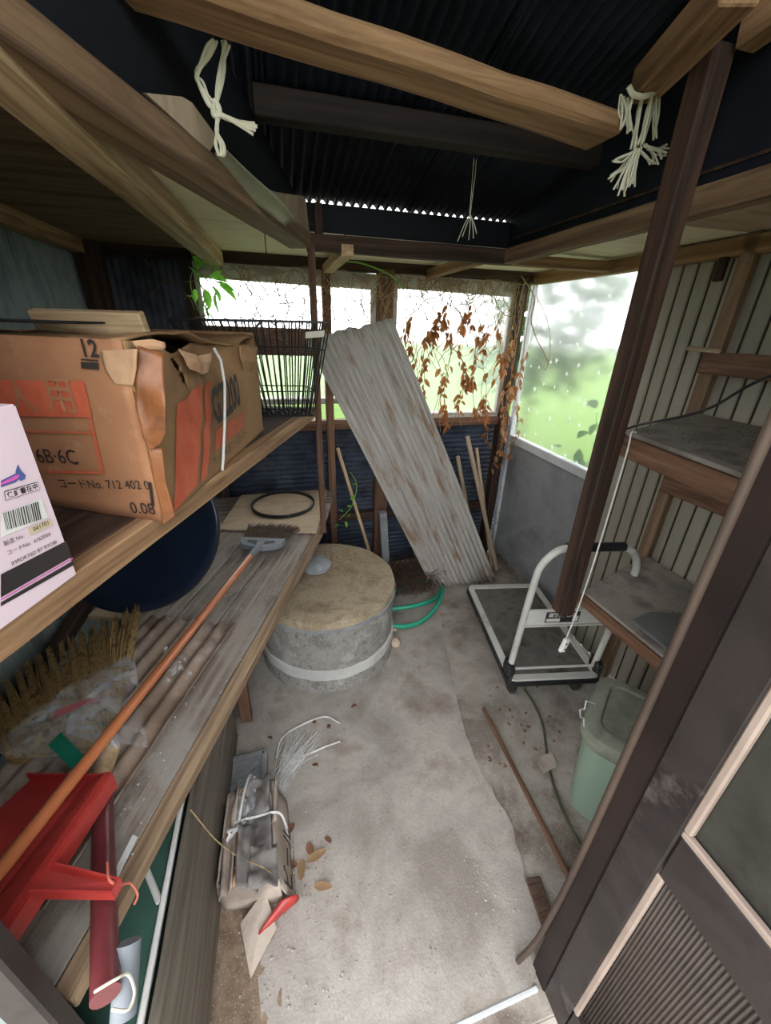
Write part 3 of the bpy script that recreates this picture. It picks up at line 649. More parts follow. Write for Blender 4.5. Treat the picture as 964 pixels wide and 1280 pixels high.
# long brush
br = thing('long_brush', 'deck brush with a long orange brown handle across the bench', 'brush', (-.12, 1.7, ZB))
h0, h1 = PZ(322, 684, .70), PZ(0, 1088, .80); hd = (h0 - h1).normalized(); h1 = h1 - hd * .12
tube('handle', [h1, h0 - hd * .04], .0125, ORANGE, br, n=12)
tube('socket', [h0 - hd * .09, h0 - hd * .02, h0 + hd * .02], [.0145, .0165, .014], GREYPL, br, n=12)
bx = V((hd.x, hd.y, 0)).normalized(); by = V((bx.y, -bx.x, 0)); b0 = V((h0.x, h0.y, .685))
def bpt(x, y, z): return b0 + bx * x + by * y + V((0, 0, z))
bodypts = [(-.0, -.02), (.02, -.075), (.045, -.095), (.07, -.10), (.085, -.10), (.085, .10), (.07, .10), (.045, .095), (.02, .075), (0, .02)]
def flatprism(name, pts, z0, z1, mat, par, hole=None):
    k = len(pts); vs_ = [bpt(x, y, z0) for x, y in pts] + [bpt(x, y, z1) for x, y in pts]
    return mesh(name, vs_, [list(range(k))[::-1], list(range(k, 2 * k))] + [(i, (i + 1) % k, k + (i + 1) % k, k + i) for i in range(k)], mat, par)
flatprism('brush_head', bodypts, -.006, .016, GREYPL, br)
for s in (-1, 1):
    decal('opening', [bpt(.022, s * .016, .016), bpt(.055, s * .018, .016), bpt(.06, s * .062, .016), bpt(.04, s * .064, .016)], BLACKP, br, (0, 0, 1), .001)
bm = bmesh.new()
for k in range(520):
    y = random.uniform(-.098, .098); z = random.uniform(-.004, .012); x0 = .08; L = random.uniform(.11, .16); d = random.uniform(-.02, .04)
    a, b, c = bpt(x0, y, z), bpt(x0 + L * .5, y + d * .4, z + random.uniform(-.004, .008)), bpt(x0 + L, y * 1.12 + d, -.006 + random.uniform(0, .024))
    bm_tube(bm, [a, b, c], [.0021, .0019, .001], 3, False)
o = from_bm('bristles', bm, BRISTLE, br); o['kind'] = 'stuff'

# straw hand broom in its plastic sleeve
sb = thing('straw_broom', 'straw hand broom still in its clear plastic sleeve', 'broom', (-.55, 1, ZB))
tips = [PZ(x, y, .70) for x, y in ((-25, 890), (45, 836), (110, 798), (178, 766))]
roots = [PZ(x, y, .69) for x, y in ((10, 950), (70, 915), (120, 880), (160, 842))]
def lerpl(L_, t):
    t = t * (len(L_) - 1); i = min(int(t), len(L_) - 2); return L_[i].lerp(L_[i + 1], t - i)
neck = PZ(138, 940, .69); hend = PZ(118, 1010, .66)
bm = bmesh.new()
for k in range(2000):
    t = (k + random.random()) / 2000; cl = (math.floor(t * 15) + .5) / 15; t2 = t * .35 + cl * .65
    h = random.uniform(-.018, .03); r = lerpl(roots, t) + V((0, 0, h * .8)); e = lerpl(tips, min(1, max(0, t2 + random.uniform(-.012, .012)))) + V((0, 0, h)); e = r + (e - r) * random.uniform(.8, 1.12)
    m_ = (r + e) / 2 + V((random.uniform(-.005, .005), random.uniform(-.005, .005), random.uniform(0, .008)))
    bm_tube(bm, [r + (neck - r) * .15, r, m_, e], [.0018, .0018, .0015, .0008], 3, False)
o = from_bm('straw_fan', bm, STRAW, sb); o['kind'] = 'stuff'
bm = bmesh.new()
bodyr = [(0, .0), (.35, .4), (.7, .75), (1, 1)]
gl = grid('bound_body', lambda u, v: (lambda c, w: c + w)(neck.lerp(lerpl(roots, u), v), V((0, 0, .028 * math.sin(math.pi * u) * (1 - .2 * v) + .004 * math.sin(u * 90)))), 60, 8, STRAW, sb, solid=.004)
tube('handle', [neck + V((0, 0, .012)), neck.lerp(hend, .5) + V((0, 0, .012)), hend + V((0, 0, .012))], [.024, .018, .016], W_PALE, sb, n=12)
grid('plastic_sleeve', lambda u, v: (lambda c: c + V((0, 0, .045 * math.sin(math.pi * min(1, max(0, u))) + .02 + .012 * noise.noise((u * 9, v * 9, 3)) + .006 * noise.noise((u * 26, v * 26, 1)))))((neck + (neck - lerpl(roots, .5)) * .35).lerp(lerpl(roots, -.06 + 1.12 * u) + (lerpl(tips, u) - lerpl(roots, u)) * .15, v) + V(((u - .5) * .10 * (1 - v), (u - .5) * .03 * (1 - v), 0))), 44, 30, CLEARPL, sb)
sl = [PZ(x, y, .735) for x, y in ((66, 889), (124, 868), (126, 876), (68, 897))]; mesh('red_print', sl, [(0, 1, 2, 3)], REDL, sb)
gc = [PZ(x, y, .75) for x, y in ((76, 915), (105, 945), (90, 962), (60, 931))]
gcard = mesh('green_label', gc + [p - V((0, 0, .002)) for p in gc], [(0, 1, 2, 3), (7, 6, 5, 4), (0, 4, 5, 1), (1, 5, 6, 2), (2, 6, 7, 3), (3, 7, 4, 0)], GREENL, sb)
# brown corrugated plastic on the bench
cs0 = V((edge_x(.42), .42, ZB + .012)) - en * .42; 
cs = corr('corrugated_offcut', cs0, en * .30, ed * .74, .05, .008, SHEETB, nv=10, bend=lambda a, b: .006 * noise.noise((a * 3, b * 5, 0)) - .0)
tag(cs, 'dusty brown corrugated plastic offcut lying on the bench planks', 'sheet')

bm = bmesh.new(); random.seed(4)
for k in range(60):
    p = PZ(215 + random.gauss(0, 9), 832 + random.gauss(0, 9), ZB + .012); rr = bmesh.ops.create_icosphere(bm, subdivisions=1, radius=random.uniform(.003, .008))
    for v in rr['verts']: v.co = v.co * random.uniform(.7, 1.3) + p
tag(from_bm('plaster_rubble', bm, BAND), 'small heap of pale crumbled plaster beside the brush handle', 'rubble', kind='stuff')
pq = [PZ(x, y, ZB + .006) for x, y in ((166, 1043), (172, 1046), (148, 1096), (140, 1094))]
tag(mesh('paper_strip', pq + [p - V((0, 0, .001)) for p in pq], [(0, 1, 2, 3), (7, 6, 5, 4), (0, 4, 5, 1), (1, 5, 6, 2), (2, 6, 7, 3), (3, 7, 4, 0)], TWINE), 'torn white paper strip on the bench beside the maroon pipe', 'paper')
# red long-handled dustpan and pipe
rp = thing('red_dustpan', 'red plastic dustpan with side bracket tied above the bench', 'dustpan', (-.46, .55, .7))
d = [PZ(34, 966, .76), PZ(139, 967, .76), PZ(-8, 1185, .80), PZ(-140, 1120, .80)]
dz = V((0, 0, -.05))
def solid(name, quad, t, mat, par):
    n = (quad[1] - quad[0]).cross(quad[3] - quad[0]).normalized() * t; Q = list(quad) + [p - n for p in quad]
    return mesh(name, Q, [(0, 1, 2, 3), (7, 6, 5, 4), (0, 4, 5, 1), (1, 5, 6, 2), (2, 6, 7, 3), (3, 7, 4, 0)], mat, par)
inset = [d[0].lerp(d[1], .12), d[0].lerp(d[1], .72), d[3].lerp(d[2], .72), d[3].lerp(d[2], .12)]
solid('tray_floor', [p + dz * .5 for p in (d[0], d[0].lerp(d[1], .70), d[3].lerp(d[2], .70), d[3])], .003, REDP, rp)
solid('side_wall', [d[0].lerp(d[1], .70) + dz * .5, d[1].lerp(d[0], .06), d[2].lerp(d[3], .06), d[3].lerp(d[2], .70) + dz * .5], .004, REDP, rp)
solid('side_wall', [d[1].lerp(d[0], .06), d[1], d[2], d[2].lerp(d[3], .06)], .004, REDP, rp)
solid('outer_wall', [d[1], d[1] + dz * .8, d[2] + dz * .8, d[2]], .003, REDP, rp)
solid('back_wall', [d[0], d[1], d[1] + dz, d[0] + dz], .003, REDP, rp)
b4 = [PZ(58, 1078, .775), PZ(152, 1101, .75), PZ(143, 1118, .75), PZ(40, 1116, .79)]
solid('bracket', b4, .003, REDP, rp); solid('bracket_lip', [b4[3] + V((0, 0, .012)), b4[2] + V((0, 0, .012)), b4[2] + V((0, 0, -.012)), b4[3] + V((0, 0, -.012))], .003, REDP, rp); solid('bracket_lip', [b4[0] + V((0, 0, .01)), b4[1] + V((0, 0, .01)), b4[1] + V((0, 0, -.01)), b4[0] + V((0, 0, -.01))], .003, REDP, rp); solid('bracket_end', [b4[1] + V((0, 0, .012)), b4[2] + V((0, 0, .012)), b4[2] + V((0, 0, -.012)), b4[1] + V((0, 0, -.012))], .003, REDP, rp)
pp = thing('maroon_pipe', 'maroon plastic pipe lying across the bench to its front end', 'pipe', (-.38, .5, .67))
p0, p1 = PZ(128, 985, .685), PZ(132, 1245, .735); tube('pipe', [p0, p1], .019, MAROON, pp, n=16)
p2 = PZ(158, 1228, .70); tube('metal_tube', [p2 + V((-.0, .035, .03)), p2 + V((.0, -.03, -.02))], .017, GREYPL, pp, n=16)
te = p2 + V((.0, -.03, -.02)); td = V((0, -.065, -.05)).normalized()
lathe('bore_shade_disc', [(0, 0), (.014, 0), (.014, .0008), (0, .0008)], 16, BLACKP, pp, te, basis(V((1, 0, 0)), td))  # black disc on the capped end, painting the shade inside a hollow tube
tube('twine', spline([PZ(118, 1240, .76), PZ(145, 1224, .765), PZ(160, 1218, .74), PZ(168, 1240, .72), PZ(160, 1262, .72), PZ(140, 1262, .74)], 8), .0022, ROPE, pp, n=5)
tube('pink_twine', spline([PZ(134, 1078, .76), PZ(137, 1100, .765), PZ(150, 1106, .745), PZ(163, 1104, .70), PZ(172, 1118, .67), PZ(168, 1130, .65)], 8), .002, PTWINE, pp, n=5)

# cartons on the upper shelf
bc = thing('brown_carton', 'big torn brown carton with red print on the upper shelf', 'carton', (-.3, 1, ZS))
c0 = PZ(205, 652, ZS); cB = PZ(329, 538, ZS); cA = PZ(0, 622, ZS); cA = c0 + (cA - c0) * 1.15
H1 = .30; Zu = V((0, 0, 1)); dA = (cA - c0); dB = (cB - c0)
nA = V((dA.y, -dA.x, 0)).normalized(); nA = nA if nA.dot(CAM - c0) > 0 else -nA
nB = V((dB.y, -dB.x, 0)).normalized(); nB = nB if nB.dot(CAM - c0) > 0 else -nB
def crumple(p, k=1.0): return .006 * k * noise.noise(p * 11) + .003 * k * noise.noise(p * 31)
def faceA(u, v):
    p = c0 + dA * u + Zu * (H1 * v); lean = -.028 * v * (1 - u) * 0 ; return p + nA * (crumple(p, .4) + .0) + V((.0, 0, 0)) - dB.normalized() * 0
grid('front_panel', faceA, 22, 14, CARD, bc, solid=.004)
def faceB(u, v):
    p = c0 + dB * u + Zu * (H1 * v * (1 - .12 * u)); k = math.sin(math.pi * min(1, u * 1.2)) * v
    p = p + nB * (crumple(p, 1.3) * (.3 + k) - .015 * k + (.012 * math.sin(u * 9) * v * v)) + Zu * (-.02 * v * v * math.exp(-((u - .22) / .1) ** 2))
    return p
def uvB(x, y):
    p = PP(x, y, c0, nB); u = (p - c0).xy.dot(dB.xy) / dB.xy.length_squared; return V((u * dB.length, (p.z - ZS) / (1 - .12 * u)))
tearline = [uvB(x, y) for x, y in ((211, 434), (218, 441), (226, 452), (233, 466), (239, 476), (243, 490))]
def tear(i, j):
    q = V(((i + .5) / 72 * dB.length, (j + .5) / 40 * H1)); best = 9
    for k, (a, b) in enumerate(zip(tearline, tearline[1:])):
        t = max(0, min(1, (q - a).dot(b - a) / (b - a).length_squared)); w = .011 * math.sin(math.pi * min(1, (k + t + .7) / 5.6)) + .004 * noise.noise((q.x * 60, q.y * 60, 0))
        best = min(best, (q - a.lerp(b, t)).length - w)
    return best < 0
def faceBr(u, v):
    p = faceB(u, v); return p + dB.normalized() * (.004 * noise.noise(p * 70)) + Zu * (.004 * noise.noise(p * 70 + V((3, 3, 3)))) * (1 if 0 < v < 1 else 0)
grid('side_panel', faceBr, 72, 40, CARD2, bc, solid=.004, drop=tear)
cD = cA + dB
grid('rear_panel', lambda u, v: cB + dA * u + Zu * (H1 * v), 4, 4, CARD2, bc, solid=.004)
grid('far_panel', lambda u, v: cA + dB * u + Zu * (H1 * v), 4, 4, CARD, bc, solid=.004)
grid('bottom_panel', lambda u, v: c0 + dB * u + dA * v + Zu * .004, 3, 3, CARD, bc, solid=.004)
def topf(u, v):
    p = c0 + dB * u + dA * v + Zu * (H1 - .004); return p + Zu * (crumple(p, 1.5) + .012 * math.sin(u * 7) * (1 - v) - .012 * u)
grid('top_flap', topf, 24, 12, CARD2, bc, solid=.004)
# torn corner strip with shiny tape
def flap(pts, nrm_, name, mat, amp=.012):
    P = [[PP(x, y, c0 + nrm_ * z, nrm_) for x, y, z in row] for row in pts]
    nr, nc = len(P) - 1, len(P[0]) - 1
    def fn(u, v):
        a = u * nr; i = min(int(a), nr - 1); b = v * nc; j = min(int(b), nc - 1); s, t = a - i, b - j
        p = P[i][j].lerp(P[i][j + 1], t).lerp(P[i + 1][j].lerp(P[i + 1][j + 1], t), s)
        return p + nrm_ * (amp * noise.noise(p * 24))
    return grid(name, fn, 20, 10, mat, bc, solid=.0025)
nC = (nA + nB).normalized()
flap([[(172, 432, .01), (205, 442, .02)], [(170, 470, .012), (206, 500, .035)], [(170, 510, .012), (208, 540, .035)], [(178, 545, .012), (200, 556, .025)], [(188, 562, .01), (190, 562, .012)]], nC, 'torn_tape_flap', TAPE)
flap([[(184, 556, .006), (203, 560, .014)], [(193, 600, .006), (208, 605, .016)], [(202, 640, .005), (217, 636, .016)], [(204, 656, .004), (219, 645, .012)]], nC, 'corner_tape', TAPE, .006)
flap([[(126, 438, .004), (172, 436, .008)], [(132, 462, .004), (170, 462, .006)], [(143, 480, .002), (167, 482, .004)]], nA, 'torn_paper_patch', CARDL, .002)
flap([[(164, 426, .008), (190, 424, .014), (206, 428, .012)], [(168, 432, .008), (190, 431, .016), (207, 434, .014)], [(174, 437, .01), (192, 436, .014), (204, 438, .012)]], nC, 'crushed_rim', CARDL, .012)
flap([[(222, 436, .006), (250, 446, .008), (268, 440, .006)], [(232, 446, .012), (254, 456, .02), (266, 452, .012)], [(240, 462, .008), (256, 468, .012), (262, 464, .008)]], nB, 'buckled_rim', CARDL, .01)
flap([[(300, 432, .01), (322, 434, .02)], [(302, 450, .012), (319, 452, .03)], [(305, 474, .0), (312, 470, .0)]], nB, 'corner_dogear', CARD2, .006)
def tA(s, a, b, mat=INK, **k): return text('lettering', s, PP(*a, c0 + nA * .004, nA), PP(*b, c0 + nA * .004, nA), mat, bc, nA, **k)
def dA_(pts, mat, z=.006): return decal('printed_panel', [PP(x, y, c0, nA) for x, y in pts], mat, bc, nA, z)
tA('12', (107, 446), (126, 447), bold=.02)
dA_([(105, 452), (127, 453), (128, 462), (106, 460)][::-1], INK); dA_([(106, 448), (127, 449.5), (127, 451.5), (105, 450)][::-1], INK)
dA_([(0, 474), (109, 476), (119, 521), (0, 519)][::-1], RINK)
tA('用', (66, 514), (100, 517), CARD, z=.004, bold=.01); tA('人', (20, 515), (52, 516), CARD, z=.004, bold=.01)
for a in ([(114, 521), (118, 521), (134, 590), (130, 590)], [(0, 537), (121, 539), (121, 541), (0, 539)], [(60, 587), (134, 588), (134, 591), (60, 590)]): dA_(a[::-1], RINK)
tA('6B·6C', (50, 578), (100, 580), bold=.0)
tA('コードNo. 712 402 0', (77, 610), (189, 612)); tA('1', (190, 631), (194, 632)); tA('0.08', (166, 641), (196, 643))
def dB_(pts, mat, z=.009): return decal('printed_stripe', [PP(x, y, c0, nB) for x, y in pts], mat, bc, nB, z)
def stripe(pts):
    P = [PP(x, y, c0, nB) for x, y in pts]
    def fn(u, v):
        q = P[0].lerp(P[1], u).lerp(P[3].lerp(P[2], u), v); rel = q - c0; uu = rel.xy.dot(dB.xy) / dB.xy.length_squared; hv = (q.z - ZS) / (H1 * (1 - .12 * uu)); return faceB(uu, min(1, max(0, hv))) + nB * .0045
    return grid('printed_stripe', fn, 8, 14, RINK, bc)
stripe([(219, 498), (258, 480), (243, 606), (215, 640)]); stripe([(262, 480), (270, 476), (257, 595), (248, 604)])
def tB(s, a, b, mat=INK, **k): return text('lettering', s, PP(*a, c0 + nB * .012, nB), PP(*b, c0 + nB * .012, nB), mat, bc, nB, **k)
tB('GZ200', (270, 534), (301, 506), h=.085, bold=.03)
stripe([(271, 540), (302, 515), (304, 533), (269, 564)])
tB('個人用', (279, 556), (302, 535), CARD2, h=.04)
tB('サンヨー石油ファンヒーター', (268, 583), (308, 545), h=.022)
tube('tie_string', [PP(x, y, c0 + nB * .016, nB) for x, y in ((268, 436), (276, 450), (281, 480), (281, 530), (279, 575), (278, 588))], .0032, TWINE, bc, n=6)
# black sheet and plank on the carton
tp = ZS + H1 + .012
tag(beam('wooden_board', PY(46, 404, 1.02) , PY(183, 408, .96), .022, .052, W_PALE, up=(0, -.3, 1)), 'pale wooden plank standing on edge on the brown carton', 'plank')
tag(prism('dark_sheet', [(-.62, .95), (-.34, .80), (-.30, .93), (-.60, 1.08)], tp + .006, tp + .01, BLACKP), 'thin dark sheet lying on the brown carton', 'sheet')

pk = thing('pink_carton', 'pale pink product carton with barcode on the upper shelf', 'carton', (-.4, .5, ZS))
k0 = PZ(97, 718, ZS); k1 = PZ(0, 789, ZS); dk = (k1 - k0).normalized(); kL = .19; kh = .236
nk = V((dk.y, -dk.x, 0)).normalized(); nk = nk if nk.dot(CAM - k0) > 0 else -nk
vs_ = []
for z in (0, kh):
    for a, b in ((0, 0), (kL, 0), (kL, .16), (0, .16)): vs_.append(k0 + dk * a - nk * b + Zu * z)
bm = bmesh.new(); q = [bm.verts.new(v) for v in vs_]
for f in ((0, 1, 2, 3), (4, 5, 6, 7), (0, 1, 5, 4), (1, 2, 6, 5), (2, 3, 7, 6), (3, 0, 4, 7)): bm.faces.new([q[i] for i in f])
bmesh.ops.bevel(bm, geom=bm.edges[:], offset=.002, segments=2, affect='EDGES'); from_bm('carton_body', bm, PINK, pk, True, 30)
def kp(x, y): return PP(x, y, k0, nk)
def dK(pts, mat, z=.001, name='printed_panel'): return decal(name, [kp(x, y) for x, y in pts], mat, pk, nk, z)
dK([(0, 718), (82, 676), (89, 696), (0, 747)], INK); dK([(0, 753), (90, 701), (92, 706), (0, 758)], INK); dK([(0, 748.5), (89.5, 697), (90, 698.6), (0, 750.5)], MAG, .0014)
dK([(0, 643), (51, 623), (59, 647), (0, 672)], WHITE)
x = 2.0
while x < 45:
    w = random.choice((.7, 1.0, 1.6)); t = x / 45
    dK([(x, 642 - 15 * t), (x + w, 641.7 - 15 * t), (x + w + 4.5, 663 - 14 * t), (x + 4.5, 663.3 - 14 * t)], INK, .0016, 'barcode_bar'); x += w + random.choice((1.0, 1.6))
dK([(33, 660), (62, 648), (65, 656), (36, 669)], TANLAB, .0018)
def tK(s, a, b, mat=INK, **k): return text('lettering', s, kp(*a), kp(*b), mat, pk, nk, **k)
dK([(4, 614), (46, 602), (49, 612), (6, 626)], INK); dK([(4.6, 615), (45.7, 603), (48.2, 611.6), (6.4, 625.2)], PINK, .0014)
tK('保証書在中', (8, 623), (46, 611), bold=.02, z=.002); tK('041701', (40, 664.5), (59, 655.5), z=.0024); tK('製造 No.', (4, 683), (29, 672)); tK('コードNo.  616200A', (9, 694), (63, 669)); tK('IMPORTED BY RYOBI', (14, 707), (70, 679))
dK([(0, 601), (20, 591), (26, 590), (25, 597), (18, 603), (0, 609)], BLUEINK); dK([(0, 603.5), (17, 594.5), (23, 593), (22, 597), (16, 600.5), (0, 606.5)], MAG, .0014); dK([(18, 590), (21, 580), (26, 589), (31, 594), (30, 599), (24, 601)], BLUEINK, .0012)

# wire basket
bk = thing('wire_basket', 'black wire basket at the far end of the upper shelf', 'basket', (-.08, 1.6, ZS))
rim = [V((-.33, 1.60, 1.60)), V((.20, 1.56, 1.605)), V((.142, 1.735, 1.605)), V((-.37, 1.85, 1.60))]
bot = [V((-.18, 1.60, ZS + .004)), V((.128, 1.58, ZS + .004)), V((.095, 1.72, ZS + .004)), V((-.22, 1.76, ZS + .004))]
def loop(L_, r, name):
    return tube(name, L_ + [L_[0]], r, BLACKM, bk, n=6)
loop(rim, .0042, 'rim_wire'); loop(bot, .003, 'base_wire')
for f in (.28, .72): loop([b.lerp(a, f) for a, b in zip(rim, bot)], .0022, 'band_wire')
for i in range(4):
    j = (i + 1) % 4; n = 20 if i % 2 == 0 else 7
    for k in range(n):
        t = k / n; tube('upright_wire', [bot[i].lerp(bot[j], t), rim[i].lerp(rim[j], t)], .0026, BLACKM, bk, n=4)
for k in range(1, 12): t = k / 12; tube('floor_wire', [bot[0].lerp(bot[1], t), bot[3].lerp(bot[2], t)], .0016, BLACKM, bk, n=4)
for k in range(1, 6): t = k / 6; tube('floor_wire', [bot[0].lerp(bot[3], t), bot[1].lerp(bot[2], t)], .0016, BLACKM, bk, n=4)
tube('front_dip', spline([rim[0] + V((0, -.003, 0)), rim[0].lerp(rim[1], .12) + V((0, -.004, -.045)), rim[0].lerp(rim[1], .42) + V((0, -.004, -.05)), rim[0].lerp(rim[1], .56) + V((0, -.004, -.002))], 6), .004, BLACKM, bk, n=6)
tg = [PY(382, 415, 1.55), PY(406, 413, 1.552), PY(405, 421, 1.552), PY(382, 423, 1.55)]
solid('name_tag', tg, .003, BASKET_TAG, bk)

# under the bench: leaning plank, green case
tag(beam('leaning_plank', (-.313, .30, .215), (-.30, 1.24, .215), .022, .42, W_PLANK, up=(-.03, 0, 1), wob=.006), 'wide grey plank standing on edge below the bench', 'plank')
gcs = thing('green_case', 'dark green flat case with white edging under the bench', 'case', (-.48, .75, 0))
box('case_body', (-.50, .72, .205), (.30, .88, .41), GREENB, gcs, bev=.004)
beam('edge_strip', (-.342, .28, .418), (-.342, 1.16, .418), .012, .016, WHITE, gcs)
beam('cross_strip', (-.35, .54, .414), (-.40, .62, .414), .014, .008, WHITE, gcs)
# cardboard bundle
cb = thing('cardboard_bundle', 'bundle of folded cardboard tied with white twine on the floor', 'cardboard', (-.18, .75, 0))
by0, by1 = .635, .93
lay = []
lay0 = [(.0, .015, .17, CARDG), (.016, .012, .155, CARDG), (.03, .03, .15, CARDDK), (.062, .02, .16, CARDDK), (.085, .03, .165, CARDG), (.118, .016, .14, CARDG), (.136, .03, .12, CARDDK)]
for i, (dx, t, h, m_) in enumerate(lay):
    x = -.105 - dx; s0 = random.uniform(-.02, .02)
    def fn(u, v, x=x, s0=s0, h=h, i=i):
        p = V((x - v * .012, by0 + s0 + (by1 - by0) * u, .0 + h * v)); return p + V((.006 * noise.noise((u * 5 + i * 9, v * 4, 1)), 0, .008 * v * noise.noise((u * 6, i * 3, 4))))
    grid('cardboard_sheet', fn, 14, 8, m_, cb, solid=t * .8)
BX0, BX1 = -.282, -.108
for nm, a, b, m_ in (('carton_side', V((BX1 + .03, by0, 0)), V((BX1 + .015, by1, 0)), CARDG), ('carton_side', V((BX0, by0 + .03, 0)), V((BX0 + .01, by1 - .02, 0)), CARDG), ('carton_end', V((BX0, by0 + .03, 0)), V((BX1, by0, 0)), CARDG), ('carton_end', V((BX0 + .01, by1 - .02, 0)), V((BX1 - .012, by1, 0)), CARDG)):
    def fn(u, v, a=a, b=b):
        p = a.lerp(b, u) + V((-.045 * v if a.x > -.1 else 0, 0, v * .15)); return p + V((.006 * noise.noise(p * 14), .006 * noise.noise(p * 14 + V((4, 0, 0))), .012 * v * noise.noise(p * 9)))
    grid(nm, fn, 12, 8, m_, cb, solid=.005)
for i, (x0, x1, y0, y1, tilt, m_) in enumerate(((-.275, -.235, .63, .91, .05, CARDG), (-.235, -.222, .64, .90, .02, CARDL), (-.222, -.17, .62, .78, -.06, CARDDK), (-.20, -.13, .70, .86, .05, CARDDK), (-.19, -.115, .62, .72, -.03, CARDDK), (-.215, -.135, .80, .92, .03, CARDDK), (-.14, -.114, .78, .92, .02, CARDG))):
    grid('folded_paper', lambda u, v, x0=x0, x1=x1, y0=y0, y1=y1, tilt=tilt, i=i: V((x0 + (x1 - x0) * u, y0 + (y1 - y0) * v, .16 + .01 * (i % 3) + tilt * (u - .5) + .03 * noise.noise((u * 2.3 + i * 5, v * 3.1, i)) )), 10, 12, m_, cb, solid=.004)
grid('plastic_wrap', lambda u, v: V((-.235 + .055 * u, .78 + .15 * v, .185 + .02 * noise.noise((u * 6, v * 7, 2)))), 12, 16, CLEARPL, cb)
x = -.103
text('lettering', 'ビール', (x + .012, .64, .045), (x + .012, .80, .045), INK, cb, (1, 0, .3), h=.075, z=.012, bold=.02)
text('lettering', 'CARTON No.', (x + .02, .64, .02), (x + .02, .80, .02), INK, cb, (1, 0, .3), h=.013, z=.012)
tube('twine', spline([(-.09, .80, .0), (-.092, .80, .10), (-.11, .80, .175), (-.17, .80, .182), (-.25, .80, .165), (-.275, .795, .02)], 8), .004, TWINE, cb, n=6)
tube('twine', spline([(-.225, .79, .2), (-.218, .84, .205), (-.21, .90, .195), (-.20, .95, .16), (-.20, .962, .02)], 8), .004, TWINE, cb, n=6)
grid('twine_tuft', lambda u, v: V((-.21 - .05 * v + .02 * noise.noise((u * 9, v * 5, 2)), .79 + (u - .5) * .07 * v, .185 + .025 * math.sin(u * 6) * v - .02 * v)), 16, 6, TWINE, cb, solid=.001)
tag(solid('loose_card', [V((-.20, .50, .004)), V((-.13, .58, .02)), V((-.16, .66, .06)), V((-.23, .61, .03))], .004, CARDG, None), 'pointed grey cardboard piece in front of the cardboard bundle', 'cardboard')
cone = thing('red_paper_cone', 'crumpled red printed packet beside the cardboard bundle', 'packet', (-.11, .60, 0))
c1 = PZ(326, 1172, .008); c2 = PZ(362, 1132, .012)
grid('packet_skin', lambda u, v: c1.lerp(c2, u) + V((math.cos(v * 6.28), 0, math.sin(v * 6.28))) * (.004 + .026 * u) + V((0, 0, .028)) + V((.004, .003, .004)) * noise.noise((u * 5, v * 6, 0)), 8, 20, REDP, cone, solid=.001)
# concrete block by the bundle
gb = thing('drain_block', 'grey cast drain block behind the cardboard bundle', 'drain block', (-.24, 1.03, 0))
box('block', (-.235, 1.04, .02), (.15, .17, .05), GREYST, gb, bev=.006); beam('ridge', (-.17, .96, .05), (-.17, 1.11, .05), .02, .012, GREYST, gb); beam('ridge', (-.30, 1.10, .05), (-.165, 1.105, .05), .02, .012, GREYST, gb); beam('ridge', (-.29, .98, .05), (-.19, 1.07, .05), .018, .012, GREYST, gb)

# ================================================================== DRUM, SHEET, HOSE, STICKS
dm = thing('concrete_drum', 'squat concrete well ring with a sandy lid beside the bench', 'well ring', (.165, 1.72, 0))
DC = V((.165, 1.725, -.005))
lathe('ring_body', [(0, 0), (.355, 0), (.352, .04), (.345, .05), (.345, .10), (.342, .12), (.345, .2), (.345, .33), (.34, .375), (.30, .38), (0, .38)], 96, DRUMC, dm, DC, rough=.006)
lathe('smooth_band', [(.342, .075), (.353, .08), (.354, .105), (.353, .128), (.342, .135)], 96, BAND, dm, DC, rough=.004)
lathe('lid', [(0, .375), (.335, .375), (.352, .382), (.356, .405), (.352, .42), (.335, .428), (.2, .432), (0, .434)], 96, DRUMTOP, dm, DC, rough=.005)
lathe('lid_seam', [(.345, .365), (.358, .37), (.36, .38), (.348, .386)], 96, GREYST, dm, DC, rough=.003)
sto = lathe('round_stone', [(0, 0), (.05, .002), (.075, .02), (.078, .04), (.06, .062), (.03, .072), (0, .074)], 28, GREYST, None, PZ(396, 712, .432) + V((0, 0, -.003)), rough=.004); tag(sto, 'round grey stone lying on the well ring lid by the bench', 'stone')
bm = bmesh.new(); random.seed(9)
for k in range(260):
    a, q = random.uniform(-.6, 2.2), random.uniform(.02, .31) ; p = DC + V((math.cos(a) * q, math.sin(a) * q + .02, .436)); d_ = V((random.uniform(-1, 1), random.uniform(-1, 1), random.uniform(0, .25))).normalized() * random.uniform(.006, .03)
    bm_tube(bm, [p, p + d_], random.uniform(.0008, .002), 4, False)
tag(from_bm('straw_chips', bm, LEAFT), 'straw chips and dry bits on the well ring lid', 'chips', kind='stuff')
# leaning sheet
bl, br_, tl, tr = V((.90, 2.05, .008)), V((1.365, 2.035, .008)), PY(381, 424, 2.25), PY(490, 398, 2.25)
sw = (br_ - bl); sl_ = ((tl + tr) / 2 - (bl + br_) / 2); 
side_n = sw.cross(sl_).normalized(); K = 14
def sheet(a, b):
    p = bl.lerp(br_, a).lerp(tl.lerp(tr, a), b) + side_n * (.009 * math.cos(2 * math.pi * K * a))
    p += side_n * (.03 * math.sin(math.pi * b))
    if b > .97: p += sl_.normalized() * (.02 * noise.noise((a * 9, 3, 0)))
    if b == 0 or b < .03: p += sl_.normalized() * ((.09 * max(0, .16 - a) / .16) + .012 * abs(noise.noise((a * 14, 1, 0))))
    return p
st = grid('corrugated_roofing', sheet, K * 8, 40, SHEETW, None, solid=.0018)
smx = basis(sl_, side_n).to_4x4(); smx.translation = bl; st.data.transform(smx.inverted()); st.matrix_basis = smx
tag(st, 'rust stained white corrugated panel leaning between window and floor', 'corrugated panel')
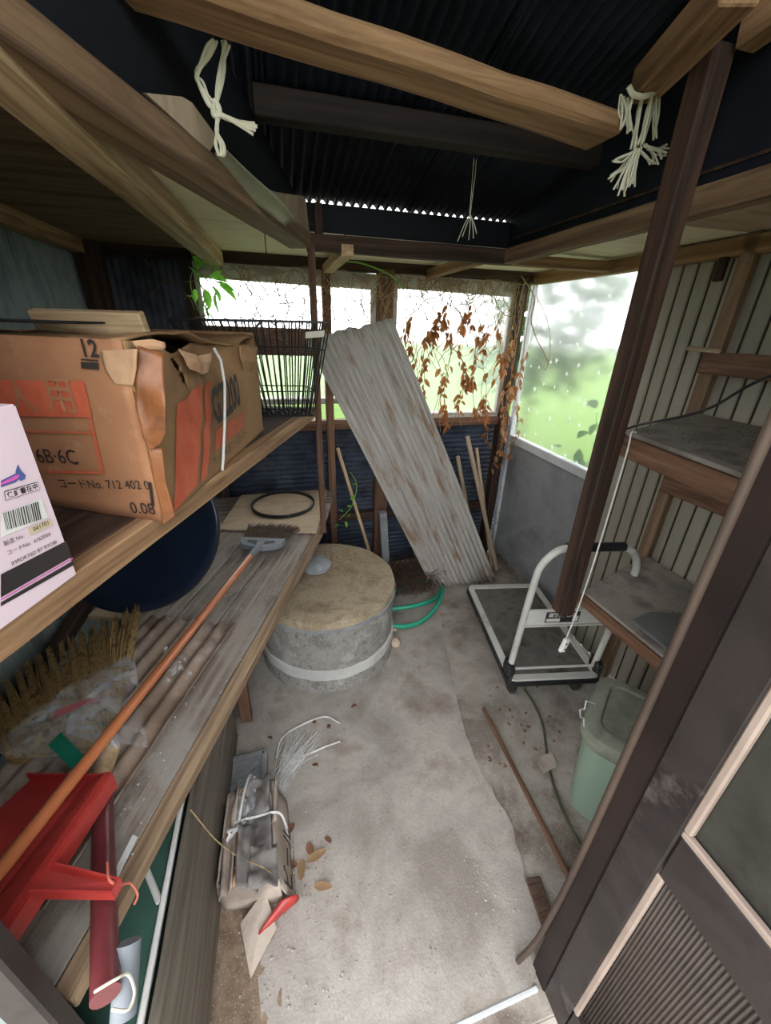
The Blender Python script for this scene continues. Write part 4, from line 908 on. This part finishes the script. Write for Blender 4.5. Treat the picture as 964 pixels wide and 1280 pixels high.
# hose
hs = [PZ(x, y, .02) for x, y in ((470, 762), (500, 762), (530, 758), (546, 746), (553, 736), (548, 758), (528, 776), (500, 785), (474, 778), (480, 750), (515, 732), (535, 728))]
tag(tube('garden_hose', spline([p + V((0, 0, .012 * (i % 3))) for i, p in enumerate(hs)], 10), .0135, HOSE, n=10), 'coiled green garden hose behind the well ring', 'hose')
for (x, y), s, l in (((494, 806), .03, 'pale round stone on the floor at the well ring foot'), ((492, 789), .022, 'small brown stone behind the pale stone at the well ring')):
    tag(lathe('stone', [(0, 0), (.8 * s, .1 * s), (s, .6 * s), (.8 * s, 1.2 * s), (.3 * s, 1.5 * s), (0, 1.52 * s)], 16, STONE, None, PZ(x, y, 0), rough=.004), l, 'stone')
# sticks in the corner
for i, (a, b, w, lab) in enumerate((((619, 726), (584, 545), .03, 'pale split stick leaning beside the corrugated panel'), ((613, 720), (596, 560), .022, 'darker split stick leaning in the window corner'), ((600, 690), (572, 570), .026, 'grey broken lath behind the corrugated panel'))):
    p = PZ(a[0], a[1], 0); p = V((min(p.x, 1.46), min(p.y, 2.3), 0)); p.y = 2.16 + i * .05; q = PY(b[0], b[1], 2.33); d_ = PY(a[0], a[1], p.y); p = V((d_.x, p.y, 0))
    tag(beam('stick', p, q, w, .012, W_STICK, up=(0, 1, 0), wob=.003), lab, 'stick', 'sticks leaning in the corner')
tag(beam('bamboo_stake', PY(462, 690, 2.22), PY(422, 560, 2.3), .02, .02, W_PALE, up=(0, 1, 0)), 'pale bamboo stake leaning behind the well ring', 'stake')
tag(beam('drain_pipe', PY(484, 735, 2.25), PY(478, 640, 2.25), .05, .05, GREYP, up=(0, 1, 0)), 'square grey upright drain pipe behind the well ring', 'pipe')

# ================================================================== ROPES
wr1 = thing('white_rope', 'white knotted rope hanging from the tie beam above the cartons', 'rope', PZ(272, 60, 2.03))
def strands(name, pts, n, rad, spread, par, mat=ROPE):
    for k in range(n):
        j = [V((random.gauss(0, spread), random.gauss(0, spread), random.gauss(0, spread))) for _ in pts]
        tube(name, spline([V(p) + q for p, q in zip(pts, j)], 6), rad * random.uniform(.7, 1.2), mat, par, n=5)
def ropepts(px, y): return [PY(a, b, y) for a, b in px]
ry = PZ(272, 62, 2.03).y
random.seed(2)
strands('loop_strand', ropepts(((268, 52), (262, 66), (246, 92), (252, 108), (264, 128), (270, 138)), ry), 4, .0026, .0022, wr1)
strands('loop_strand', ropepts(((280, 55), (277, 90), (272, 120), (270, 140)), ry), 6, .0028, .003, wr1)
tube('knot', spline(ropepts(((266, 126), (272, 132), (274, 142), (268, 144), (268, 132), (274, 148)), ry), 6), .0055, ROPE, wr1, n=7)
for e in ((318, 154), (320, 158), (319, 163), (316, 167), (321, 160)): strands('tail_strand', ropepts(((272, 141), (288, 149), ((288 + e[0]) / 2, (150 + e[1]) / 2), e), ry), 2, .0026, .001, wr1)
for e in ((273, 194), (277, 195), (281, 193), (279, 196)): strands('tail_strand', ropepts(((272, 146), (271, 164), (e[0] - 2, 180), e), ry), 2, .0026, .001, wr1)
tag(grid('hanging_strip', lambda u, v: PY(*( (276 + 88 * u + (6 + 8 * math.sin(3 * u)) * (v - .5) * 2.2, 190 + 94 * u + 4 * math.sin(5 * u) - 5 * (v - .5))), ry + .05 + .28 * u) + V((0, 0, .006 * math.sin(v * 3.14))), 20, 6, FABRIC, None, solid=.003), 'grey green plastic strip hanging from the white rope to the plate beam', 'strip')
st2 = thing('straw_tie', 'bundle of straw ties knotted around the rafter end', 'rope', PZ(800, 112, 2.1))
sy = PZ(803, 112, 2.11).y
random.seed(3)
for k, (x0, y0, x1, y1) in enumerate(((775, 118, 776, 160), (779, 120, 781, 155), (784, 122, 786, 168), (790, 120, 782, 166), (805, 112, 792, 190), (818, 108, 803, 182), (823, 106, 820, 178), (817, 108, 806, 178), (792, 190, 768, 240), (796, 188, 776, 242), (800, 186, 782, 236), (790, 190, 762, 210), (802, 184, 790, 234), (806, 182, 834, 188), (808, 186, 832, 196), (806, 180, 822, 204), (800, 188, 818, 204), (797, 186, 766, 226))):
    for rep in range(3):
        m_ = ((x0 + x1) / 2 + random.uniform(-4, 4), (y0 + y1) / 2 + random.uniform(-3, 3)); yk = sy + random.uniform(-.014, .014)
        tube('strand', spline([PY(x0 + random.uniform(-2, 2), y0, yk), PY(*m_, yk), PY(x1 + random.uniform(-6, 6), y1 + random.uniform(-9, 5), yk)], 4), random.uniform(.0016, .0034), ROPE, st2, n=5)
tube('binding', spline([PY(x, y, sy - .02) for x, y in ((786, 108), (792, 118), (806, 120), (822, 112), (828, 104))], 5), .006, ROPE, st2, n=6)
st3 = thing('thin_string', 'thin pale string with frayed end hanging below the roof', 'string', (.6, 1.45, 1.95))
for dx in (0, 3): tube('strand', [PY(598 - dx, 165, 1.5), PY(594 - dx, 220, 1.5), PY(588 - dx * .3, 268, 1.5)], .0014, ROPE, st3, n=4)
for x, y in ((572, 302), (578, 296), (586, 300), (592, 298), (596, 292)): tube('frayed_end', spline([PY(588, 268, 1.5), PY((588 + x) / 2 + 1, 280, 1.5), PY(x, y, 1.5)], 4), .0016, ROPE, st3, n=4)

# ================================================================== PLANTS
def leaf_mesh(name, L, W, curl, mat, n=5):
    bm = bmesh.new(); mid, lf, rt = [], [], []
    for i in range(n + 1):
        t = i / n; w = W * math.sin(math.pi * min(1, .06 + t * .94)) ** .8 * (1 - .35 * t) * .5; z = curl * L * t * t
        mid.append(bm.verts.new((L * t, 0, -z))); lf.append(bm.verts.new((L * t, w, -z + w * .35))); rt.append(bm.verts.new((L * t, -w, -z + w * .35)))
    for i in range(n):
        bm.faces.new((mid[i], mid[i + 1], lf[i + 1], lf[i])); bm.faces.new((rt[i], rt[i + 1], mid[i + 1], mid[i]))
    me = bpy.data.meshes.new(name); bm.to_mesh(me); bm.free(); me.materials.append(mat); smooth(me, 80); return me
def leaf(me, parent, p, d, roll=0, s=1.0, name='leaf'):
    o = bpy.data.objects.new(name, me); put(o, parent)
    m = basis(d, (0, 0, 1)).to_4x4() @ Matrix.Rotation(roll, 4, 'X') @ Matrix.Scale(s, 4); m.translation = p; o.matrix_basis = m; return o
random.seed(11)
GL = leaf_mesh('leaf', .085, .05, .15, LEAFG)
gp = thing('green_creeper', 'fresh green creeper growing in at the window above the basket', 'plant', (-.33, 2.33, 1.6))
gy = 2.33
tube('stem', spline([PY(238, 312, gy), PY(244, 330, gy), (PY(250, 355, gy)), PY(262, 372, gy), PY(258, 392, gy)], 6), .0035, GSTEM, gp, n=6)
tube('stem', spline([PY(244, 330, gy), PY(238, 350, gy), PY(242, 372, gy), PY(250, 392, gy)], 6), .0025, GSTEM, gp, n=6)
for x, y, ang, s in ((262, 345, -10, 1.0), (268, 352, -18, 1.3), (274, 356, -35, 1.2), (266, 358, -60, 1.0), (256, 362, -80, 1.0), (270, 366, -95, 1.1), (250, 350, 120, .8), (246, 336, 60, .6), (252, 330, 20, .7), (258, 374, -120, 1.0), (248, 374, 160, .7), (256, 388, -40, .8), (264, 348, 35, .9), (250, 344, -30, .8), (242, 320, -50, .6), (262, 332, -20, .6), (244, 362, -100, .7), (254, 380, -70, .8)):
    a = R_(ang); leaf(GL, gp, PY(x, y, gy - .02 + random.uniform(-.03, .03)), (math.cos(a), -.35 + random.uniform(-.3, .3), math.sin(a)), random.uniform(-.9, .9), s)
DLs = [leaf_mesh('leaf', .05, .026, .35, LEAFD), leaf_mesh('leaf', .042, .022, -.3, LEAFD), leaf_mesh('leaf', .06, .03, .5, LEAFD), leaf_mesh('leaf', .045, .026, .2, LEAFT)]
VN = 17; lab = 'dried brown vine hanging in front of the back window'
for k in range(VN):
    t = k / (VN - 1); x = .70 + .80 * t + random.uniform(-.02, .02); y = 2.33 - .05 * (k % 3) * .5
    zt = 1.84; zb = random.uniform(1.0, 1.12) if t < .75 else random.uniform(.72, .95)
    vn = thing('dried_vine', lab, 'vine', (x, y, zt), 'dried vines in the corner window')
    pts = [(x + random.uniform(-.05, .05), y, zt)]
    for j in range(1, 6): pts.append((x + .035 * math.sin(k * 2 + j * 1.7) + random.uniform(-.03, .03), y + random.uniform(-.015, .015), zt + (zb - zt) * j / 5))
    sp_ = spline(pts, 5); tube('stem', sp_, .0018, STEM, vn, n=4)
    cl_ = [random.uniform(.25, 1) for _ in range(5)]
    for j in range(38):
        f = min(1, max(.1, random.gauss(random.choice(cl_), .06))); p = sp_[int(f * (len(sp_) - 1))]
        a = random.uniform(0, 6.28); leaf(random.choice(DLs[:3]) if t < .8 or random.random() < .5 else DLs[3], vn, p + V((random.uniform(-.015, .015), random.uniform(-.01, .01), 0)), (math.cos(a) * .5, math.sin(a) * .3 - .1, -random.uniform(.5, 1)), random.uniform(-2, 2), random.uniform(.55, 1.1))
tw = thing('vine_tangle', 'tangle of thin dry tendrils trailing under the window header', 'vine', (.9, 2.36, 1.8))
bm = bmesh.new()
for k in range(150):
    x = random.uniform(-.25, 1.5); z = random.choice((1.84, 1.84, 1.62 if x < .5 else 1.84)); y = random.uniform(2.32, 2.37); pts = [V((x, y, z))]
    dx = random.uniform(-.06, .06); dz_ = random.uniform(-.09, -.01) if z > 1.7 else random.uniform(-.03, .05)
    for j in range(6): pts.append(pts[-1] + V((dx + random.uniform(-.05, .05), random.uniform(-.008, .008), dz_ + random.uniform(-.05, .05))));
    pts = [V((min(1.42, p.x), min(2.37, p.y), min(1.85, p.z))) for p in pts]
    bm_tube(bm, spline(pts, 5), random.uniform(.001, .0024), 4, False)
o = from_bm('tendrils', bm, STEM, tw); o['kind'] = 'stuff'
cv_ = thing('corner_vine', 'long bare vine stem hanging over the corner post', 'vine', (1.47, 2.3, 1.85))
tube('stem', spline([PY(652, 345, 2.3), PY(668, 372, 2.3), PY(664, 400, 2.3), PY(672, 425, 2.3), PX(680, 440, 1.5), PX(686, 456, 1.5)], 8), .0035, STEM, cv_, n=6)
tube('stem', spline([PX(672, 372, 1.5), PX(684, 400, 1.5), PX(688, 430, 1.5), PX(683, 462, 1.5), PX(676, 452, 1.5)], 8), .002, STEM, cv_, n=6)
tube('stem', spline([PY(428, 326, 2.3), PY(455, 330, 2.3), PY(490, 345, 2.3), PY(505, 362, 2.3)], 8), .004, GSTEM, cv_, n=6)
# low green creeper by the well ring
lc = thing('small_creeper', 'small green creeper sprig behind the well ring', 'plant', (.40, 2.2, .62))
tube('stem', spline([PY(424, 650, 2.2), PY(440, 632, 2.2), PY(446, 606, 2.2), PY(438, 590, 2.2)], 6), .0025, GSTEM, lc, n=5)
SL = leaf_mesh('leaf', .04, .028, .15, LEAFG)
for x, y in ((424, 655), (432, 652), (428, 640), (440, 634), (444, 620), (436, 646), (446, 606)):
    a = random.uniform(0, 6.28); leaf(SL, lc, PY(x, y, 2.19), (math.cos(a), -.4, math.sin(a)), random.uniform(-.6, .6), 1)
# dry grass heap behind the drum
bm = bmesh.new()
for k in range(900):
    p = V((random.uniform(.52, .9), random.uniform(2.0, 2.3), .01)); q = p + V((random.uniform(-.12, .12), random.uniform(-.1, .05), random.uniform(.02, .16))); m_ = (p + q) / 2 + V((0, 0, .05))
    bm_tube(bm, [p, m_, q], .0013, 3, False)
tag(from_bm('dry_grass', bm, ROTWOOD), 'heap of dry grass behind the well ring', 'grass', kind='stuff')
# shrubs outside
random.seed(21)
OL = leaf_mesh('leaf', .10, .07, .2, SHRUB)
def shrub(c, rx, rz, n, label, s=1.0):
    sh_ = thing('garden_shrub', label, 'shrub', (c[0], c[1], -.12))
    bm = bmesh.new()
    for k in range(n):
        a, b = random.uniform(0, 6.28), random.uniform(-1, 1); r = random.uniform(.5, 1); p = V((c[0] + rx * r * math.cos(a) * math.sqrt(1 - b * b), c[1] + rx * r * math.sin(a) * math.sqrt(1 - b * b), c[2] + rz * r * b))
        m = (basis(V((math.cos(a), math.sin(a), random.uniform(-.8, .5))), (0, 0, 1)).to_4x4() @ Matrix.Rotation(random.uniform(-1, 1), 4, 'X') @ Matrix.Scale(s * random.uniform(.7, 1.3), 4)); m.translation = p
        base = len(bm.verts); bm.from_mesh(OL); bm.verts.ensure_lookup_table()
        for v in bm.verts[base:]: v.co = m @ v.co
    o = from_bm('foliage', bm, SHRUB, sh_); o['kind'] = 'stuff'
    tube('trunk', [(c[0], c[1], -.12), (c[0] + .02, c[1], c[2])], [.03, .015], W_DARK, sh_, n=7)
shrub((3.3, 4.9, 1.9), .95, 1.2, 1500, 'tall green shrub beyond the frosted window', 1.6)
shrub((2.9, 2.6, .3), .45, .40, 380, 'low green bush on the lawn beyond the frosted window', 1.2)
op = thing('window_weed', 'leafy weed growing close outside the frosted window', 'plant', (1.62, 1.75, -.12))
tube('stem', spline([(1.66, 1.72, -.1), (1.65, 1.74, .6), (1.63, 1.72, 1.0), (1.61, 1.76, 1.22)], 6), .004, GSTEM, op, n=6)
for x, y in ((745, 510), (735, 540), (742, 555), (728, 575), (750, 572), (722, 580), (748, 530), (755, 545), (700, 560), (710, 585)):
    a = random.uniform(0, 6.28); leaf(OL, op, PX(x, y, 1.60 + random.uniform(0, .05)), (.1, math.cos(a), math.sin(a) * .6), random.uniform(-.5, .5), .9)

# ================================================================== FLOOR BITS
tag(beam('floor_stick', PZ(604, 886, .0) + V((0, 0, .008)), PZ(716, 1108, .0) + V((0, 0, .006)), .016, .014, W_RED, wob=.003), 'long thin brown stick lying on the concrete floor', 'stick')
tag(tube('floor_cable', spline([PZ(x, y, 0) + V((0, 0, .002)) for x, y in ((655, 862), (666, 878), (678, 905), (684, 945), (690, 975), (700, 1005), (716, 1040), (732, 1070))], 8), .005, DIRTYG, n=6), 'thin dirty green cable on the floor beside the bin', 'cable')
dk1 = [PZ(657, 1100, 0), PZ(674, 1097, 0), PZ(702, 1180, 0), PZ(688, 1190, 0)]
tag(prism('rotten_plank', [(p.x, p.y) for p in dk1], -.011, .012, ROTWOOD), 'short dark rotten plank on the floor by the doorway', 'plank')
pc = [PZ(x, y, .01) for x, y in ((668, 948), (690, 940), (697, 958), (680, 966))]
tag(solid('paper_scrap', pc[::-1], .003, CARDG, None), 'curled grey paper scrap on the floor cable', 'paper')
random.seed(5)
LEAFF = M('rotting_leaf', [(96, 64, 48), (122, 84, 64), (80, 54, 42)], scale=14, rough=.9, bump=.1)
FL = [leaf_mesh('leaf', .035, .022, .3, LEAFF), leaf_mesh('leaf', .05, .024, -.2, LEAFT), leaf_mesh('leaf', .03, .02, .4, LEAFF)]
def litter(x, y, i, s, label, grp):
    p = PZ(x, y, 0); z = .006 if p.x < .62 else -.006
    o = bpy.data.objects.new('fallen_leaf', FL[i]); put(o); tag(o, label, 'leaf', grp)
    o.matrix_basis = Matrix.Translation((p.x, p.y, z)) @ Matrix.Rotation(random.uniform(0, 6.28), 4, 'Z') @ Matrix.Rotation(random.uniform(-.3, .3), 4, 'X') @ Matrix.Scale(s, 4)
for x, y, i, s in ((368, 1030, 0, 1.3), (385, 1055, 0, 1.3), (378, 1075, 1, 1.3), (384, 1078, 1, 1.4), (393, 1108, 1, 1.2), (406, 1048, 0, .9), (372, 1082, 0, 1.2)): litter(x, y, i, s, 'dry fallen leaf on the floor beside the cardboard bundle', 'fallen leaves by the cardboard bundle')
for k in range(26): litter(random.uniform(610, 700), random.uniform(850, 960), random.choice((0, 2)), random.uniform(.5, .9), 'small dead leaf on the dirty floor in front of the cart', 'dead leaves in front of the cart')
for x, y in ((446, 882), (395, 905), (340, 925), (398, 958), (410, 912)): litter(x, y, 0, .9, 'small dead leaf on the floor in front of the well ring', 'dead leaves near the well ring')
for k, pts in enumerate((((345, 950), (352, 925), (372, 910), (405, 897), (425, 905)), ((352, 945), (380, 945), (405, 935), (425, 928)))):
    tag(tube('floor_twine', spline([PZ(x, y, 0) + V((0, 0, .006)) for x, y in pts], 8), .004, TWINE, n=5), ('curved white twine on the floor, behind the cardboard bundle', 'straighter white twine on the floor, beside the drain block')[k], 'twine')
tag(tube('floor_string', spline([PZ(238, 1012, .48), PZ(270, 1050, .30), PZ(300, 1072, .19), PZ(330, 1085, .19), PZ(352, 1102, .1)], 8), .0018, STEM, n=4), 'thin brown string from the bench plank across the cardboard bundle', 'string')
dgs = thing('straw_wisps', 'wisps of grey straw on the floor behind the cardboard bundle', 'straw', (-.1, 1.0, 0), kind='stuff')
bm = bmesh.new()
for k in range(60):
    p = PZ(345 + random.uniform(-8, 12), 985 + random.uniform(-15, 15), 0); q = PZ(375 + random.uniform(-15, 25), 925 + random.uniform(-15, 25), 0); bm_tube(bm, spline([p + V((0, 0, .006)), p.lerp(q, .5) + V((random.uniform(-.02, .02), random.uniform(-.02, .02), .018)), q + V((0, 0, .005))], 3), .0012, 3, False)
from_bm('wisps', bm, TWINE, dgs)
bm = bmesh.new()
def crumb(p, s, bm=bm):
    r = bmesh.ops.create_icosphere(bm, subdivisions=1, radius=s)
    for v in r['verts']: v.co = V((v.co.x * random.uniform(.6, 1.4), v.co.y * random.uniform(.6, 1.4), v.co.z * .6)) + p
for k in range(420):
    c = random.random()
    if c < .45: x, y = random.uniform(590, 720), random.uniform(850, 1160)
    elif c < .75: x, y = random.uniform(290, 430), random.uniform(860, 1260)
    else: x, y = random.uniform(430, 640), random.uniform(780, 1240)
    p = PZ(x, y, 0); p.z = .002 if p.x < .65 else -.009
    if -.28 < p.x < .52 or p.y < 1.3: crumb(p, random.uniform(.0015, .0045))
tag(from_bm('grit', bm, SUBFLOOR), 'scattered grit and plaster crumbs over the floor', 'grit', kind='stuff')
bm = bmesh.new()
for k in range(320):
    y = random.uniform(.5, 1.7); p = V((edge_x(y), y, ZB + .0025)) - en * random.uniform(.02, .42); crumb(p, random.uniform(.001, .003), bm)
tag(from_bm('dust_crumbs', bm, BAND), 'dust and pale crumbs on the bench planks', 'crumbs', kind='stuff')
bm = bmesh.new()
for k in range(190): crumb(V((random.gauss(1.36, .06), random.gauss(.72, .07), .7215)), random.uniform(.001, .003), bm)
tag(from_bm('shelf_crumbs', bm, ROTWOOD), 'dark crumbs and dead leaf bits on the lower shelf', 'crumbs', kind='stuff')
bm = bmesh.new()
for k in range(160): crumb(V((random.uniform(1.0, 1.45), random.uniform(.45, .95), 1.3435)), random.uniform(.001, .0025), bm)
tag(from_bm('shelf_crumbs', bm, ROTWOOD), 'dark crumbs scattered on the upper shelf top', 'crumbs', kind='stuff')
